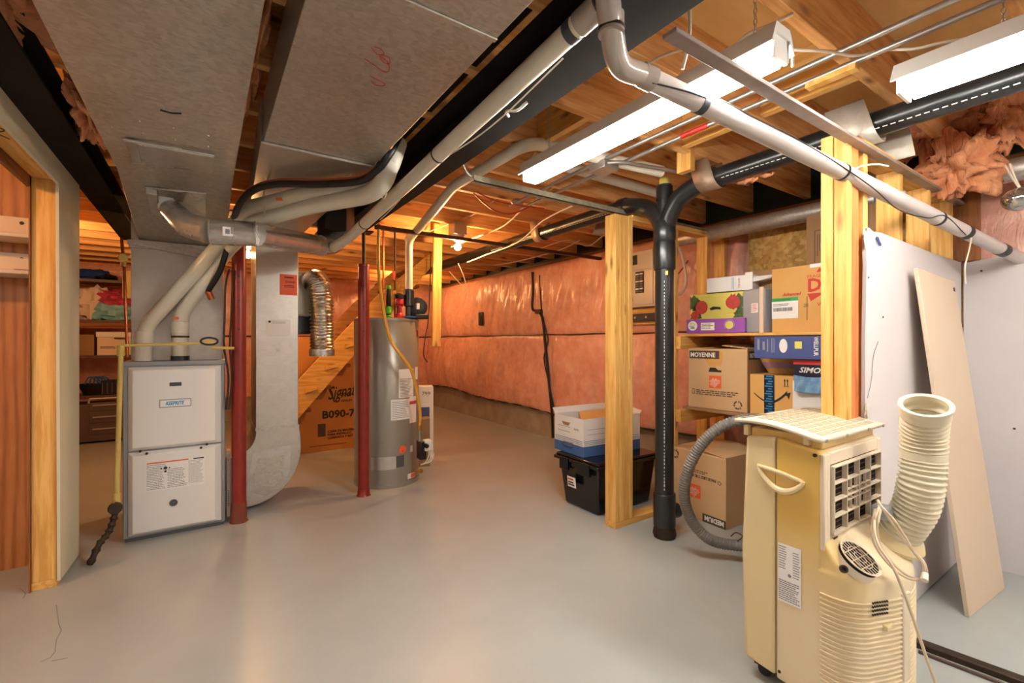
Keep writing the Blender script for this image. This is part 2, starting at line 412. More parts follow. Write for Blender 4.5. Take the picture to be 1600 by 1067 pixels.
class Bx:
    """an upright carton: centre of base, size, turn about the vertical"""
    def __init__(s, cx, cy_, z0, sx, sy, sz, rz=0):
        s.c = Vector((cx, cy_, z0)); s.s = (sx, sy, sz); s.R = Matrix.Translation(s.c) @ Matrix.Rotation(math.radians(rz), 4, 'Z')
    def w(s, x, y, z): return s.R @ Vector((x, y, z))
    def face(s, k):
        sx, sy, sz = s.s; e = 0.0005
        if k == 'W': a, b, u = (-sx/2-e, sy/2, 0), (-sx/2-e, -sy/2, 0), (-sx/2-e, sy/2, 1)
        if k == 'S': a, b, u = (-sx/2, -sy/2-e, 0), (sx/2, -sy/2-e, 0), (-sx/2, -sy/2-e, 1)
        if k == 'T': a, b, u = (-sx/2, -sy/2, sz+e), (sx/2, -sy/2, sz+e), (-sx/2, sy/2, sz+e)
        a = s.w(*a); return Fr(a, s.w(*b)-a, s.w(*u)-a)
    def shell(s, mat, parent, open_top=False, name='body', bevel=.002, t=.004):
        sx, sy, sz = s.s; mb = MB(); mb.M = s.R; x, y = sx/2, sy/2
        if not open_top: mb.box(-x, -y, 0, x, y, sz)
        else:
            mb.box(-x, -y, 0, x, y, t); mb.box(-x, -y, t, -x+t, y, sz); mb.box(x-t, -y, t, x, y, sz)
            mb.box(-x+t, -y, t, x-t, -y+t, sz); mb.box(-x+t, y-t, t, x-t, y, sz)
        return mb.build(name, mat, parent, bevel=bevel)
# =================================================================== THE SETTING
WX = 3.56; BY = 8.05; SUB = 2.455; JB = 2.22
fl = struct(MB().box(-5, -3, -.1, WX+.3, BY+.3, 0).build('floor', 'floor'))
for q in ([P(88, 945, Z=0), P(92, 975, Z=0), P(96, 985, Z=0), P(88, 1000, Z=0), P(86, 1018, Z=0), P(78, 1028, Z=0), P(64, 1034, Z=0)], [P(106, 1028, Z=0), P(90, 1031, Z=0), P(80, 1033, Z=0)], [P(32, 920, Z=0), P(40, 928, Z=0), P(36, 935, Z=0)]):
    MB().tube(q, .0016, 5).build('hairline_crack', 'ink_grey', fl)
ce = struct(MB().box(-5, -3, SUB, WX+.3, BY+.3, SUB+.02).build('ceiling', 'ply'))
y = .70-.41*9
while y < BY:
    MB().box(-4.9, y-.019, JB, WX+.1, y+.019, SUB-.001).build('floor_joist', 'joist_x', ce, bevel=.003)
    y += .41
# a strip of blocking between joists over the drain pipe and over the closet
for (x, y0) in ((2.1, .72), (2.1, 1.13), (1.45, 1.54)):
    MB().box(x, y0, JB+.01, x+.038, y0+.37, SUB-.002).build('blocking', 'wood_y', ce)
# --- right wall: block base, poly covered insulation in two rows, dark rim above
wr = struct(MB().box(WX, -3, 0, WX+.25, BY+.25, .40).build('wall_right', 'block'))
def billow(y, z, z0, z1, seed):
    # studs every 0.41 pull the sheet in a little; wrinkles fan down from the upper edge
    e = math.sin(math.pi*min(1, max(0, (z-z0)/(z1-z0))))
    s = math.sin(math.pi*(((y-.2)/.82) % 1))
    w = mnoise.noise(Vector((y*5, z*1.6, seed)))*.034+mnoise.noise(Vector((y*13+z*3, z*2.2, seed+5)))*.02
    w += mnoise.noise(Vector((y*1.2, z*1.2, seed+9)))*.03
    return (.015+e**.45*(.03+.02*abs(s)**.5)+w*e**.5)*(1 if y > 1.95 or y < -2.9 else .25)
def sag(y): return .035*math.sin(y*1.1)+.02*math.sin(y*2.7+1)
def sheet(name, z0, z1, seed, parent):
    def fn(u, v):
        y = -3+u*(BY+3); zz = z0+(z1-z0)*v
        lowz = zz+(sag(y)*(1-v) if z0 < 1 else 0)
        return (WX-.06-billow(y, zz, z0, z1, seed)+(.0 if y > 1.95 else .03), y, lowz)
    o = MB().grid(fn, 560, 44).build(name, 'poly', parent, angle=80); return o
sheet('vapour_barrier', .36, 1.275, 1, wr); sheet('vapour_barrier', 1.285, 2.14, 2, wr)
MB().tube([(WX-.075+.004*math.sin(i*.9), -3+i*.1, 1.28+.006*math.sin(i*.7)) for i in range(110)], .008, 8).build('seam_strap', 'cable_black', wr)
MB().tube([(WX-.07, -3+i*.1, .365+sag(-3+i*.1)+.012*math.sin(i*1.7)) for i in range(110)], .012, 8).build('lower_hem', 'cable_black', wr)
MB().box(WX, -3, .40, WX+.1, BY, 2.15).build('backing', 'batt', wr)
MB().box(WX-.02, -3, 2.15, WX+.1, BY, 2.19).build('sill_plate', 'dark_wood_y', wr)
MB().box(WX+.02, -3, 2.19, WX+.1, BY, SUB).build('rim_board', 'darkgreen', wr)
# --- back wall
wb = struct(MB().box(-5, BY, 0, WX+.2, BY+.25, .40).build('wall_back', 'block'))
def fnb(z0, z1, seed):
    def fn(u, v):
        x = -5+u*(WX+5); zz = z0+(z1-z0)*v
        return (x, BY-.03-billow(x, zz, z0, z1, seed), zz)
    return fn
MB().grid(fnb(.36, 1.275, 4), 240, 30).build('vapour_barrier', 'poly', wb, angle=80)
MB().grid(fnb(1.285, 2.2, 6), 240, 30).build('vapour_barrier', 'poly', wb, angle=80)
MB().tube([(-5+i*.1, BY-.06, 1.28) for i in range(86)], .01, 8).build('seam_strap', 'cable_black', wb)
MB().box(-5, BY, .40, WX+.1, BY+.1, SUB).build('backing', 'batt', wb)
# --- panelled wall beyond the left opening, other closures
wl = struct(MB().box(-4.9, 3.47, 0, -.70, 3.56, JB-.01).build('wall_left', 'oak'))
for i in range(21):
    x = -.745-i*.2
    MB().box(x-.003, 3.466, .02, x+.003, 3.4705, JB-.02).build('groove', 'ink', wl)
struct(MB().box(-5.2, -3, 0, -5, BY+.2, SUB).build('wall_far_left', 'drywall'))
struct(MB().box(-5.2, -3.2, 0, WX+.3, -3, SUB).build('wall_front', 'drywall'))
# --- end of the partition at the left with its opening head
pw = thing('partition_wall', 'end of a framed partition, bare pine stud with pale green side panel, left of furnace', 'wall', (-.62, 3.25, 0))
MB().box(-.69, 3.10, .0, -.60, 3.49, .04).build('bottom_plate', 'wood_y', pw, bevel=.002)
MB().box(-.69, 3.10, .04, -.60, 3.14, 1.99).build('stud', 'wood_z', pw, bevel=.003)
MB().box(-.69, 3.42, .04, -.60, 3.46, 1.99).build('stud', 'wood_z', pw, bevel=.003)
MB().box(-.69, -.6, 1.99, -.60, 3.46, 2.03).build('head_board', 'wood_y', pw, bevel=.003)
MB().prism([(3.09, .03), (3.49, .0), (3.50, 2.08), (-.6, 2.08), (-.6, 1.965), (3.06, 1.965)], 'x', -.598, -.586).build('side_panel', 'pale_panel', pw)
MB().box(-.705, -.6, 1.94, -.69, 3.10, 2.03).build('casing', 'dark_wood_y', pw)
MB().box(-.695, 3.085, 0, -.69, 3.14, 2.0).build('casing', 'dark_wood_z', pw)
# handwritten scrawl on the head board
f = Fr((-.645, 2.2, 1.9895), (0, -1, 0), (1, 0, 0))
g = MB(); g.tube(spl([(-.64, 2.35, 1.989), (-.62, 2.38, 1.989), (-.65, 2.42, 1.989), (-.62, 2.47, 1.989), (-.65, 2.52, 1.989), (-.63, 2.57, 1.989)]), .0022, 6)
g.build('pencil_mark', 'ink_brown', pw)
# --- main steel beam and the second one at the left
def ibeam(name, label, x0, x1, z0, z1, y0, y1, t=.012):
    o = thing(name, label, 'beam', ((x0+x1)/2, (y0+y1)/2, z0)); xm = (x0+x1)/2
    MB().box(x0, y0, z0, x1, y1, z0+t).build('flange', 'beam', o, bevel=.002)
    MB().box(x0, y0, z1-t, x1, y1, z1).build('flange', 'beam', o, bevel=.002)
    MB().box(xm-.005, y0, z0+t, xm+.005, y1, z1-t).build('web', 'beam', o)
    return o
ibeam('steel_beam', 'long dark steel beam crossing under the joists from the upper centre to the rear post', .86, 1.045, 2.06, 2.218, -1.5, 4.6)
ibeam('steel_beam', 'dark steel beam over the pale green partition panel at the left', -.60, -.46, 2.085, 2.218, -1.5, 5.2)
b = [o for o in C.objects if o.name == 'steel_beam'][0]
g = MB(); g.tube(spl([(.955, 1.32, 2.055), (.94, 1.36, 2.04), (.92, 1.40, 2.045), (.955, 1.44, 2.055)]), .006, 8); g.build('clip', 'zinc', b)
# --- red screw-jack posts
def post(x, y, top, label, r=.043):
    o = thing('support_post', label, 'post', (x, y, 0), 'red steel posts')
    s = MB(); s.lathe([(r, 0), (r, top-.12), (r+.004, top-.118), (r+.004, top-.10), (r*.8, top-.098)], (x, y, 0), 28); s.build('shaft', 'red', o)
    s = MB(); s.lathe([(.014, top-.1), (.014, 2.05)], (x, y, 0), 14); s.build('jack_screw', 'iron', o)
    MB().box(x-.06, y-.06, 2.048, x+.06, y+.06, 2.058).build('top_plate', 'iron', o)
    s = MB(); s.lathe([(r+.012, 0), (r+.004, .012), (r+.002, .05 if x > .5 else .13)], (x, y, 0), 24); s.build('foot_collar', 'red' if x > .5 else 'rust', o)
    for z in (1.28, 1.47, 1.63):
        if z < top-.15:
            d = Vector((-x, -y, 0)).normalized(); h = MB(); h.lathe([(.006, 0), (.006, .004)], Vector((x, y, z))+d*(r-.002), 12, d); h.build('pin_hole', 'ink', o)
    return o
post(.19, 3.54, 2.0, 'red steel post with rust at its foot standing at the right corner of the furnace')
post(1.03, 3.60, 1.90, 'red steel post with pin holes standing in front of the grey water heater')
# --- flat steel braces
tag(MB().bar((.93, .70, 1.945), (3.45, .70, 1.955), .04, .012).build('brace_bar', 'steel_bar', bevel=.002),
    'mauve grey flat steel bar running from the beam to the studs over the white drywall', 'bar')
o = thing('brace_bar', 'pale zinc angle bar with bent hook end resting on the far closet post', 'bar', (1.9, 2.11, 2.04))
MB().add([], []).box(1.17, 2.09, 2.04, 3.45, 2.094, 2.075).build('angle_web', 'galv_bar', o)
MB().box(1.17, 2.09, 2.04, 3.45, 2.128, 2.044).build('angle_flange', 'galv_bar', o)
MB().tube(elbowed([(1.19, 2.11, 2.06), (1.14, 2.11, 2.08), (1.08, 2.08, 2.14), (1.08, 2.08, 2.21)], .02), .006, 8).build('hook', 'zinc', o)
tag(MB().bar((1.08, 3.47, 2.075), (3.49, 3.47, 2.075), .036, .03).build('brace_bar', 'rust_bar', bevel=.002),
    'dark brown steel brace running past the bare bulb to the pink wall', 'bar')
# --- closet framing: far frame, corner post, top plates, studs above the drywall
cf = thing('stud_frame', 'open pine stud frame with triple corner post and floor plate behind the black drain stack', 'frame', (2.8, 2.09, 0))
YA, YB = 2.045, 2.135
for i, x in enumerate((2.176, 2.217, 2.258, 2.299)):
    MB().box(x, YA-(.002 if i % 2 else 0), .04, x+.0395, YB, 2.02).build('stud', 'wood_z', cf, bevel=.003)
for x in (2.78, 3.17, 3.40): MB().box(x, YA, .04, x+.04, YB, 2.00).build('stud', 'wood_z', cf, bevel=.003)
MB().box(2.176, YA, 0, 3.45, YB, .04).build('bottom_plate', 'wood_x', cf, bevel=.003)
MB().box(2.34, YA, 2.00, 3.47, YB, 2.038).build('top_plate', 'wood_x', cf, bevel=.003)
pf = thing('stud_frame', 'pine stud frame behind the white drywall, tall split post at its left end', 'frame', (2.8, .755, 0))
MB().box(1.99, .71, 0, 2.03, .755, 1.99).build('stud', 'wood_z', pf, bevel=.004)
MB().box(1.99, .757, 0, 2.03, .80, 1.99).build('stud', 'wood_z', pf, bevel=.004)
MB().box(2.032, .712, 0, 2.10, .80, 1.975).build('stud', 'red_wood', pf, bevel=.003)
for x in (2.15, 2.55, 2.95, 3.33): MB().box(x, .712, .04, x+.04, .80, 1.962).build('stud', 'wood_z', pf, bevel=.003)
MB().box(2.10, .712, 1.962, 3.45, .80, 2.00).build('top_plate', 'wood_x', pf, bevel=.003)
MB().box(2.10, .712, 0, 3.45, .80, .04).build('bottom_plate', 'wood_x', pf, bevel=.003)
MB().tube(spl([(2.02, .70, 1.845), (2.08, .69, 1.87), (2.16, .67, 1.885), (2.2, .65, 1.88)]), .0035, 6).build('bent_wire', 'cable', pf)
# --- drywall sheets and loose board
def drywall():
    o = thing('drywall_sheet', 'white drywall sheet with a torn upper corner screwed to the studs behind the air conditioner', 'drywall', (2.8, .70, 0))
    pts = [(2.115, .01), (3.455, .01), (3.455, 1.635), (3.0, 1.632), (2.4, 1.64), (2.28, 1.642), (2.2, 1.636), (2.15, 1.645), (2.125, 1.60), (2.132, 1.5), (2.118, 1.2)]
    MB().prism(pts, 'y', .697, .71).build('sheet', 'drywall', o)
    MB().sphere((2.14, .70, 1.60), .032, 14, 8, .5, 3, (.7, .25, 1.4)).build('torn_core', 'gypsum', o)
    MB().sphere((2.122, .694, .93), .022, 14, 8, .5, 5, (.7, .3, 1.3)).build('torn_core', 'gypsum', o)
    MB().tube(spl([(2.13, .694, .98), (2.17, .694, 1.05), (2.19, .694, 1.14), (2.24, .694, 1.2)]), .0012, 5).build('crack', 'ink_grey', o)
    g = MB(); g.add([], [])
    for i in range(7): g.bar((2.21+i*.005, .693, 1.61+.004*(i % 3)), (2.235+i*.004, .69, 1.59-.006*(i % 2)), .003, .002)
    g.build('torn_paper', 'indigo', o)
    g = MB()
    for x, z in ((2.3, 1.3), (2.95, 1.45), (2.5, .9), (3.35, 1.2), (2.2, .5), (2.15, 1.45)): g.lathe([(.004, 0), (.004, .002)], (x, .697, z), 10, (0, -1, 0))
    g.build('screw_head', 'iron', o)
drywall()
o = thing('drywall_sheet', 'white drywall sheet on the right wall beyond the leaning beige board', 'drywall', (3.47, -.5, 0))
MB().prism([(.69, .02), (.66, .0), (-2.2, .01), (-2.2, 1.66), (.3, 1.64), (.5, 1.655), (.69, 1.63)], 'x', 3.465, 3.478).build('sheet', 'drywall', o)
MB().sphere((3.462, .62, .06), .05, 14, 8, .5, 8, (.25, 1.2, 1)).build('torn_core', 'gypsum', o)
g = MB()
for yy, z in ((.62, 1.58), (.4, 1.3), (.45, .62), (.36, .5), (.5, .75)): g.lathe([(.005, 0), (.005, .002)], (3.465, yy, z), 10, (-1, 0, 0))
g.build('screw_head', 'iron', o)
g = MB().box(3.482, -2.2, .03, 3.5, .70, 1.6); tag(g.build('plywood_strip', 'osb'), 'plywood backing sheet behind the right-hand white drywall', 'plywood')
MB().slab([(2.752, .56, .002), (3.22, .526, .002), (3.01, .635, 1.489), (2.57, .682, 1.52)], -.018)
g = MB(); g.slab([(2.752, .545, .0), (3.22, .511, .0), (3.01, .645, 1.489), (2.57, .672, 1.52)], .016)
lb = thing('loose_board', 'beige painted board leaning at a tilt against the white drywall', 'board', (2.98, .55, 0))
g.build('sheet', 'drywall_beige', lb, bevel=.002)
MB().lathe([(.012, 0), (.010, .003)], (2.985, .628, 1.45), 5, (0, -1, .1)).build('chipped_corner', 'ink_brown', lb)
# strand board and plywood pieces at the top of the wall
o = tag(MB().box(3.42, .86, 1.25, 3.435, 1.86, 2.10).build('strand_board', 'osb'), 'strand board panel on the wall behind the tall cartons of the closet', 'board')
o = tag(MB().box(3.44, .62, 1.64, 3.452, .83, 2.06).build('plywood_piece', 'dark_wood_z'), 'brown plywood piece hanging above the corner of the white drywall', 'board')
# =================================================================== DUCTS, FURNACE, HEATER
# supply trunk and plenum over the furnace
sd = thing('supply_duct', 'left galvanised trunk duct sloping down to the box plenum on the furnace', 'duct', (-.12, 2, 1.1))
ZB = 2.02
MB().prism([(-1.5, ZB), (2.85, ZB), (3.72, 1.845), (3.72, JB-.015), (-1.5, JB-.015)], 'x', -.345, .12).build('trunk', 'galv', sd, bevel=.002)
MB().box(-.385, 3.72, 1.075, .108, 4.18, JB-.02).build('plenum', 'galv_smooth', sd, bevel=.002)
MB().box(-.395, 3.705, 1.79, .125, 3.72, 1.84).build('seam_flange', 'galv', sd, bevel=.001)
MB().prism([(-.40, 1.81), (.13, 1.74), (.13, 1.765), (-.40, 1.835)], 'y', 3.69, 3.706).build('seam_flange', 'galv', sd)
f = Fr((-.34, 0, ZB), (0, 1, 0), (1, 0, 0))
def seam(y, par, x0, x1, z=ZB):
    MB().box(x0, y-.008, z-.006, x1, y+.008, z-.0002).build('joint_strip', 'galv', par, bevel=.002)
seam(1.02, sd, -.345, -.18)
# patched takeoff opening
def bt_(px, py, k=0): return PL(px, py, (0, 0, ZB-k), (0, 0, 1))
g = MB(); g.down([bt_(193, 218), bt_(335, 243), bt_(332, 268), bt_(206, 252)], .010)
pt = g.build('cover_plate', 'galv_bright', sd, bevel=.004)
g = MB(); g.down([bt_(193, 217, .011), bt_(214, 221, .011), bt_(222, 254, .011), bt_(206, 252, .011)], .004); g.build('cover_plate', 'galv_bright', sd, bevel=.002)
g = MB(); g.tube([bt_(193, 218, .012), bt_(335, 243, .012)], .007, 8); g.build('hem', 'galv_bright', sd)
g = MB()
for x in (-.29, -.2, -.1, .01):
    for yy in (2.145, 2.265): g.lathe([(.005, 0), (.004, .003)], (x, yy, ZB-.013), 8, (0, 0, -1))
g.build('screw_head', 'zinc', sd)
g = MB().tube(spl([(-.13, 2.03, ZB-.002), (-.10, 2.035, ZB-.002), (-.07, 2.02, ZB-.002)]), .003, 6); g.build('slot_mark', 'ink', sd)
# furnace
X0, X1, Y0, Y1, ZT = -.404, .112, 3.52, 4.20, 1.075
fu = thing('furnace', 'white and grey gas furnace with two front panels standing left of the red post', 'furnace', (-.146, 3.86, 0))
MB().box(X0, Y0+.014, .02, X1, Y1, ZT).build('cabinet', 'furn_grey', fu, bevel=.006)
MB().box(X0+.01, Y0+.02, 0, X1-.01, Y1-.01, .02).build('base_rail', 'darkgrey', fu)
MB().box(X0-.006, Y0+.002, ZT-.022, X1+.006, Y1, ZT+.004).build('top_flange', 'furn_grey', fu, bevel=.003)
def door(z0, z1, nm):
    x0, x1 = X0+.026, X1-.022; g = MB(); y = Y0+.013; c = .038; d = .03
    o_ = [(x0, y, z0), (x1, y, z0), (x1, y, z1), (x0, y, z1)]; e = [(a, y-.008, b) for a, _, b in o_]
    i_ = [(x0+c*.6, y-d, z0+c*.5), (x1-c*.9, y-d, z0+c*.5), (x1-c*.9, y-d, z1-c*.5), (x0+c*.6, y-d, z1-c*.5)]
    fs = [(8, 9, 10, 11)]
    for k in range(4): fs += [(k, (k+1) % 4, 4+(k+1) % 4, 4+k), (4+k, 4+(k+1) % 4, 8+(k+1) % 4, 8+k)]
    g.add(o_+e+i_, fs+[(3, 2, 1, 0)]); return g.build(nm, 'furn', fu, bevel=.004, smooth=False)
ud = door(.545, 1.045, 'upper_panel'); ldr = door(.035, .535, 'lower_panel')
ff = Fr((X0, Y0-.0175, 0), (1, 0, 0), (0, 0, 1))
g = MB(); ff.rect(g, .225, .925, .285, .948, 0, .004); g.build('sight_window', 'darkgrey', ud, bevel=.002)
g = MB(); ff.rect(g, .175, .795, .335, .845, 0, .003); g.build('name_plate', 'furn_grey', ud, bevel=.001)
g = MB(); ff.rect(g, .180, .800, .330, .840, .003, .0035); g.build('name_field', 'paper', ud)
ff.text('KEEPRITE', .030, .205, .810, 'ink_blue', ud, d=.0042, shear=.35, sx=.72, off=.0012)
g = MB(); ff.rect(g, .11, .295, .405, .47, 0, .0008); lbl = g.build('rating_label', 'paper', ldr)
g = MB(); ff.lines(g, .115, .30, .21, .455, 15, d=.0014, seed=1); ff.lines(g, .215, .30, .315, .42, 12, d=.0014, seed=2); ff.lines(g, .32, .31, .40, .455, 18, .25, .0014, 3); g.build('fine_print', 'ink_grey', ldr)
g = MB(); ff.rect(g, .115, .459, .32, .467, .0008, .0014); g.build('label_bar', 'orange', ldr)
g = MB(); ff.rect(g, .345, .459, .40, .467, .0008, .0014); ff.disc(g, .205, .425, .010, .0008, .0014); ff.disc(g, .185, .425, .004, .0008, .0014); ff.disc(g, .225, .425, .004, .0008, .0014); ff.disc(g, .205, .405, .007, .0008, .0014); g.build('label_mark', 'ink', ldr)
g = MB(); ff.disc(g, .245, .205, .021, 0, .004); g.build('peephole', 'darkgrey', ldr)
g = MB()
for x in (.085, .115, .385, .415): g = MB(); ff.disc(g, x, .532+(.012 if x in (.085, .415) else -.006), .007, -.006, .008, 12); g.build('screw_head', 'iron', ud)
o = thing('wall_box', 'narrow white control strip between the furnace and the red post', 'control box', (.135, 3.60, 0))
MB().box(.122, 3.58, .03, .142, 3.66, .47).build('body', 'white_metal', o, bevel=.003)
f2 = Fr((.122, 3.5795, .05), (1, 0, 0), (0, 0, 1)); g = MB(); f2.disc(g, .01, .36, .003); f2.lines(g, .006, .05, .013, .16, 9, .5); g.build('print', 'ink', o)
# return trunk with drop and curved boot
rd = thing('return_duct', 'wide right trunk duct of galvanised metal, dropping beside the red post to a curved boot', 'duct', (.45, 2, 0))
MB().box(.20, -1.5, ZB, .656, 2.12, JB-.015).build('trunk', 'galv', rd, bevel=.002)
g = MB(); a0 = [(.19, 2.121, ZB-.004), (.665, 2.121, ZB-.004), (.665, 2.121, JB-.02), (.19, 2.121, JB-.02)]
a1 = [(.26, 4.17, 2.012), (.60, 4.17, 2.012), (.60, 4.17, JB-.02), (.26, 4.17, JB-.02)]
g.add(a0+a1, [(0, 1, 2, 3), (7, 6, 5, 4)]+[(k, (k+1) % 4, 4+(k+1) % 4, 4+k) for k in range(4)]); g.build('tapered_section', 'galv_smooth', rd, bevel=.002)
MB().box(.19, 2.112, ZB-.012, .665, 2.128, ZB-.001).build('joint_strip', 'galv', rd, bevel=.002)
seam(1.05, rd, .20, .656)
for q in ([(580, 74), (590, 85), (600, 84), (594, 76), (585, 73)], [(596, 86), (608, 90), (608, 100), (598, 96), (594, 88), (606, 98), (608, 110), (600, 112), (585, 102), (570, 92)], [(578, 118), (588, 124), (600, 130), (600, 134), (588, 133), (580, 127)]):
    g = MB(); g.tube(spl([bt_(a, b, .001) for a, b in q]), .0012, 5); g.build('red_scrawl', 'ink_red', rd)
DX0, DX1, DY = .305, .585, 3.75
MB().box(DX0, DY, .55, DX1, DY+.42, 2.03).build('drop', 'galv_smooth', rd, bevel=.003)
MB().box(DX0-.004, DY-.006, .555, DX1+.006, DY+.426, .575).build('joint_strip', 'galv', rd, bevel=.001)
R1 = .46; pts = [(DX0, .56)]
for i in range(7): t = i/6*math.pi/2; pts.append((DX0-.15+.15*math.cos(t), .56-.02-.15*math.sin(t)))
pts += [(.115, .39), (.115, .03), (.25, .02)]
for i in range(10): t = (1-i/9)*math.pi/2*.95; pts.append((DX1-.33+.35*math.cos(t), .40-.38*math.sin(t)))
pts += [(DX1+.015, .50), (DX1+.005, .56)]
MB().prism(pts, 'y', DY-.004, DY+.424).build('curved_boot', 'galv_smooth', rd, bevel=.004)
fd = Fr((DX0, DY-.001, 0), (1, 0, 0), (0, 0, 1))
g = MB(); fd.poly(g, [(-.06, .14), (.06, .08), (.17, .12), (.22, .24), (.23, .43), (-.02, .40)], .004, .008); g.build('access_panel', 'galv_bright', rd)
g = MB(); fd.poly(g, [(-.025, .17), (.12, .14), (.165, .20), (.185, .36), (.01, .355)], .0082, .012); ap = g.build('inner_plate', 'galv', rd)
g = MB()
for x, z in ((-.01, .19), (.1, .16), (.17, .34), (.02, .34)): fd.disc(g, x, z, .004, .012, .014, 8)
g.build('screw_head', 'zinc', rd)
g = MB(); fd.rect(g, .155, 1.545, .272, 1.70, 0, .001); g.build('orange_notice', 'orange_card', rd)
fd.text('WARNING', .016, .185, 1.672, 'ink', rd, sx=.8, d=.0015, off=.0008)
g = MB(); fd.lines(g, .19, 1.635, .262, 1.652, 2, .45, .0018, 4); fd.lines(g, .185, 1.60, .262, 1.62, 2, .45, .0018, 5); g.build('fine_print', 'ink', rd)
g = MB(); fd.rect(g, .068, 1.235, .225, 1.36, 0, .001); g.build('white_card', 'paper', rd)
g = MB(); fd.disc(g, .088, 1.345, .009, .001, .0016); g.build('round_stamp', 'ink', rd)
g = MB(); fd.lines(g, .105, 1.33, .21, 1.35, 4, .25, .0015, 6); g.build('fine_print', 'ink_grey', rd)
g = MB(); fd.disc(g, .145, 1.135, .014, 0, .004); fd.disc(g, .145, 1.135, .008, .004, .007); g.build('hole_plug', 'zinc', rd)
# round branch duct below the trunks
bd = thing('round_duct', 'shiny round sheet metal duct running from the left trunk across to a dark boot', 'duct', (.2, 2.9, 1.7))
Q = [P(238, 305, D=2.62), P(262, 322, D=2.5), P(294, 352, D=2.38), P(330, 362, D=2.34), P(400, 366, D=2.42), P(500, 384, D=3.0), P(524, 380, D=3.12), P(540, 350, D=3.2)]
def seg(a, b, r, nm, mt='galv_bright'):
    g = MB(); g.tube([a, b], r, 28); return g.build(nm, mt, bd)
r = .064
def und(px, py, k=0): p = PL(px, py, (0, 2.85, ZB-k), (0, .2011, 1)); return p
g = MB(); g.down([und(226, 290), und(322, 300), und(322, 342), und(236, 334)], .012); g.build('takeoff_flange', 'galv_bright', bd, bevel=.003)
g = MB(); g.down([und(228, 293, .012), und(246, 297, .012), und(252, 328, .012), und(238, 330, .012)], .03); g.build('flange_tab', 'galv_bright', bd, bevel=.003)
g = MB(); g.add([und(240, 300), und(272, 305), und(300, 332), und(252, 330)]+[Q[1]+Vector(v) for v in ((-.045, -.05, -.035), (.05, -.05, -.035), (.05, .06, -.01), (-.045, .06, -.01))],
    [(0, 1, 2, 3), (7, 6, 5, 4)]+[(k, (k+1) % 4, 4+(k+1) % 4, 4+k) for k in range(4)]); g.build('takeoff_boot', 'galv_bright', bd, bevel=.01)
el = spl([Q[1], Q[1]*.5+Q[2]*.5, Q[2], Q[2]*.4+Q[3]*.6, Q[3]], 2)
g = MB(); g.tube(el, [.052, .055, .058, .061, .063, .064, .064, .064, .064], 28); g.build('elbow', 'galv_bright', bd, angle=25)
seg(Q[3], Q[3]*.5+Q[4]*.5, .066, 'pipe_section'); seg(Q[3]*.5+Q[4]*.5, Q[4], .0645, 'pipe_section'); seg(Q[4], Q[5], .0625, 'pipe_section')
g = MB(); g.tube(spl([Q[5], Q[6], Q[7]], 3), .063, 24); g.build('elbow', 'galv_bright', bd, angle=25)
for t in (0, .5, 1): 
    c = Q[3].lerp(Q[4], t); d = (Q[4]-Q[3]).normalized(); g = MB(); g.tube([c-d*.004, c+d*.004], .0685, 28); g.build('crimp_ring', 'galv_bright', bd)
for c, d in ((Q[5], (Q[5]-Q[4]).normalized()), (Q[6].lerp(Q[7], .5), (Q[7]-Q[6]).normalized())):
    g = MB(); g.tube([c-d*.005, c+d*.005], .067, 28); g.build('crimp_ring', 'galv_bright', bd)
c = Q[3].lerp(Q[4], .35)
vd = Vector((c.x, c.y, 0)).normalized(); g = MB(); fr = Fr(c-vd*.0665+Vector((0, 0, -.03))-Vector((vd.y, -vd.x, 0))*.02, (vd.y, -vd.x, 0), (0, 0, 1)); fr.rect(g, 0, 0, .045, .045, -.004, .003); g.build('sticker', 'paper', bd)
g = MB(); fr.rect(g, .012, .01, .03, .034, .003, .004); g.build('sticker_mark', 'ink_grey', bd)
bt = thing('duct_boot', 'dark sheet metal boot with a plywood side at the left flank of the steel beam', 'duct boot', (.74, 3.1, 1.85))
bc = P(535, 345, D=3.2); x_, y_, z_ = bc
MB().box(x_-.14, y_-.12, z_-.10, x_-.005, y_+.13, z_+.16).build('metal_side', 'beam', bt, bevel=.003)
MB().box(x_-.004, y_-.12, z_-.09, x_+.05, y_+.10, z_+.15).build('wood_side', 'dark_wood_z', bt, bevel=.003)
# foil flex duct and cream box
o = thing('humidifier_box', 'cream metal box mounted on the rear of the duct drop, behind the hanging foil hose', 'box', (.72, 4.0, 1.3))
q = P(468, 500, Y=4.02); x0 = DX1+.012
MB().box(x0, 3.95, 1.40, x0+.20, 4.19, 1.76).build('cover', 'cream_box', o, bevel=.02)
MB().box(x0, 3.97, 1.26, x0+.14, 4.17, 1.40).build('tray', 'black', o, bevel=.004)
fd_ = thing('foil_duct', 'crinkled foil flexible duct hanging open-ended beside the galvanised drop', 'flexible duct', (.80, 3.8, 1.08))
base = P(503, 556, D=3.62); up = [base, base+Vector((0, 0, .2)), base+Vector((-.005, 0, .42)), base+Vector((-.02, .03, .56)), base+Vector((-.07, .09, .62))]
pp = spl(up, 24); n = len(pp); rr = []
for i in range(n): rr.append(.088+.008*math.sin(i*math.pi*.68)+.004*math.sin(i*2.3))
g = MB(); g.tube(pp, rr, 36); g.build('foil_hose', 'foil', fd_, angle=60)
g = MB(); g.lathe([(.094, 0), (.094, .05), (.090, .05), (.090, .001)], base, 36, caps=False); g.build('end_collar', 'galv_bright', fd_)
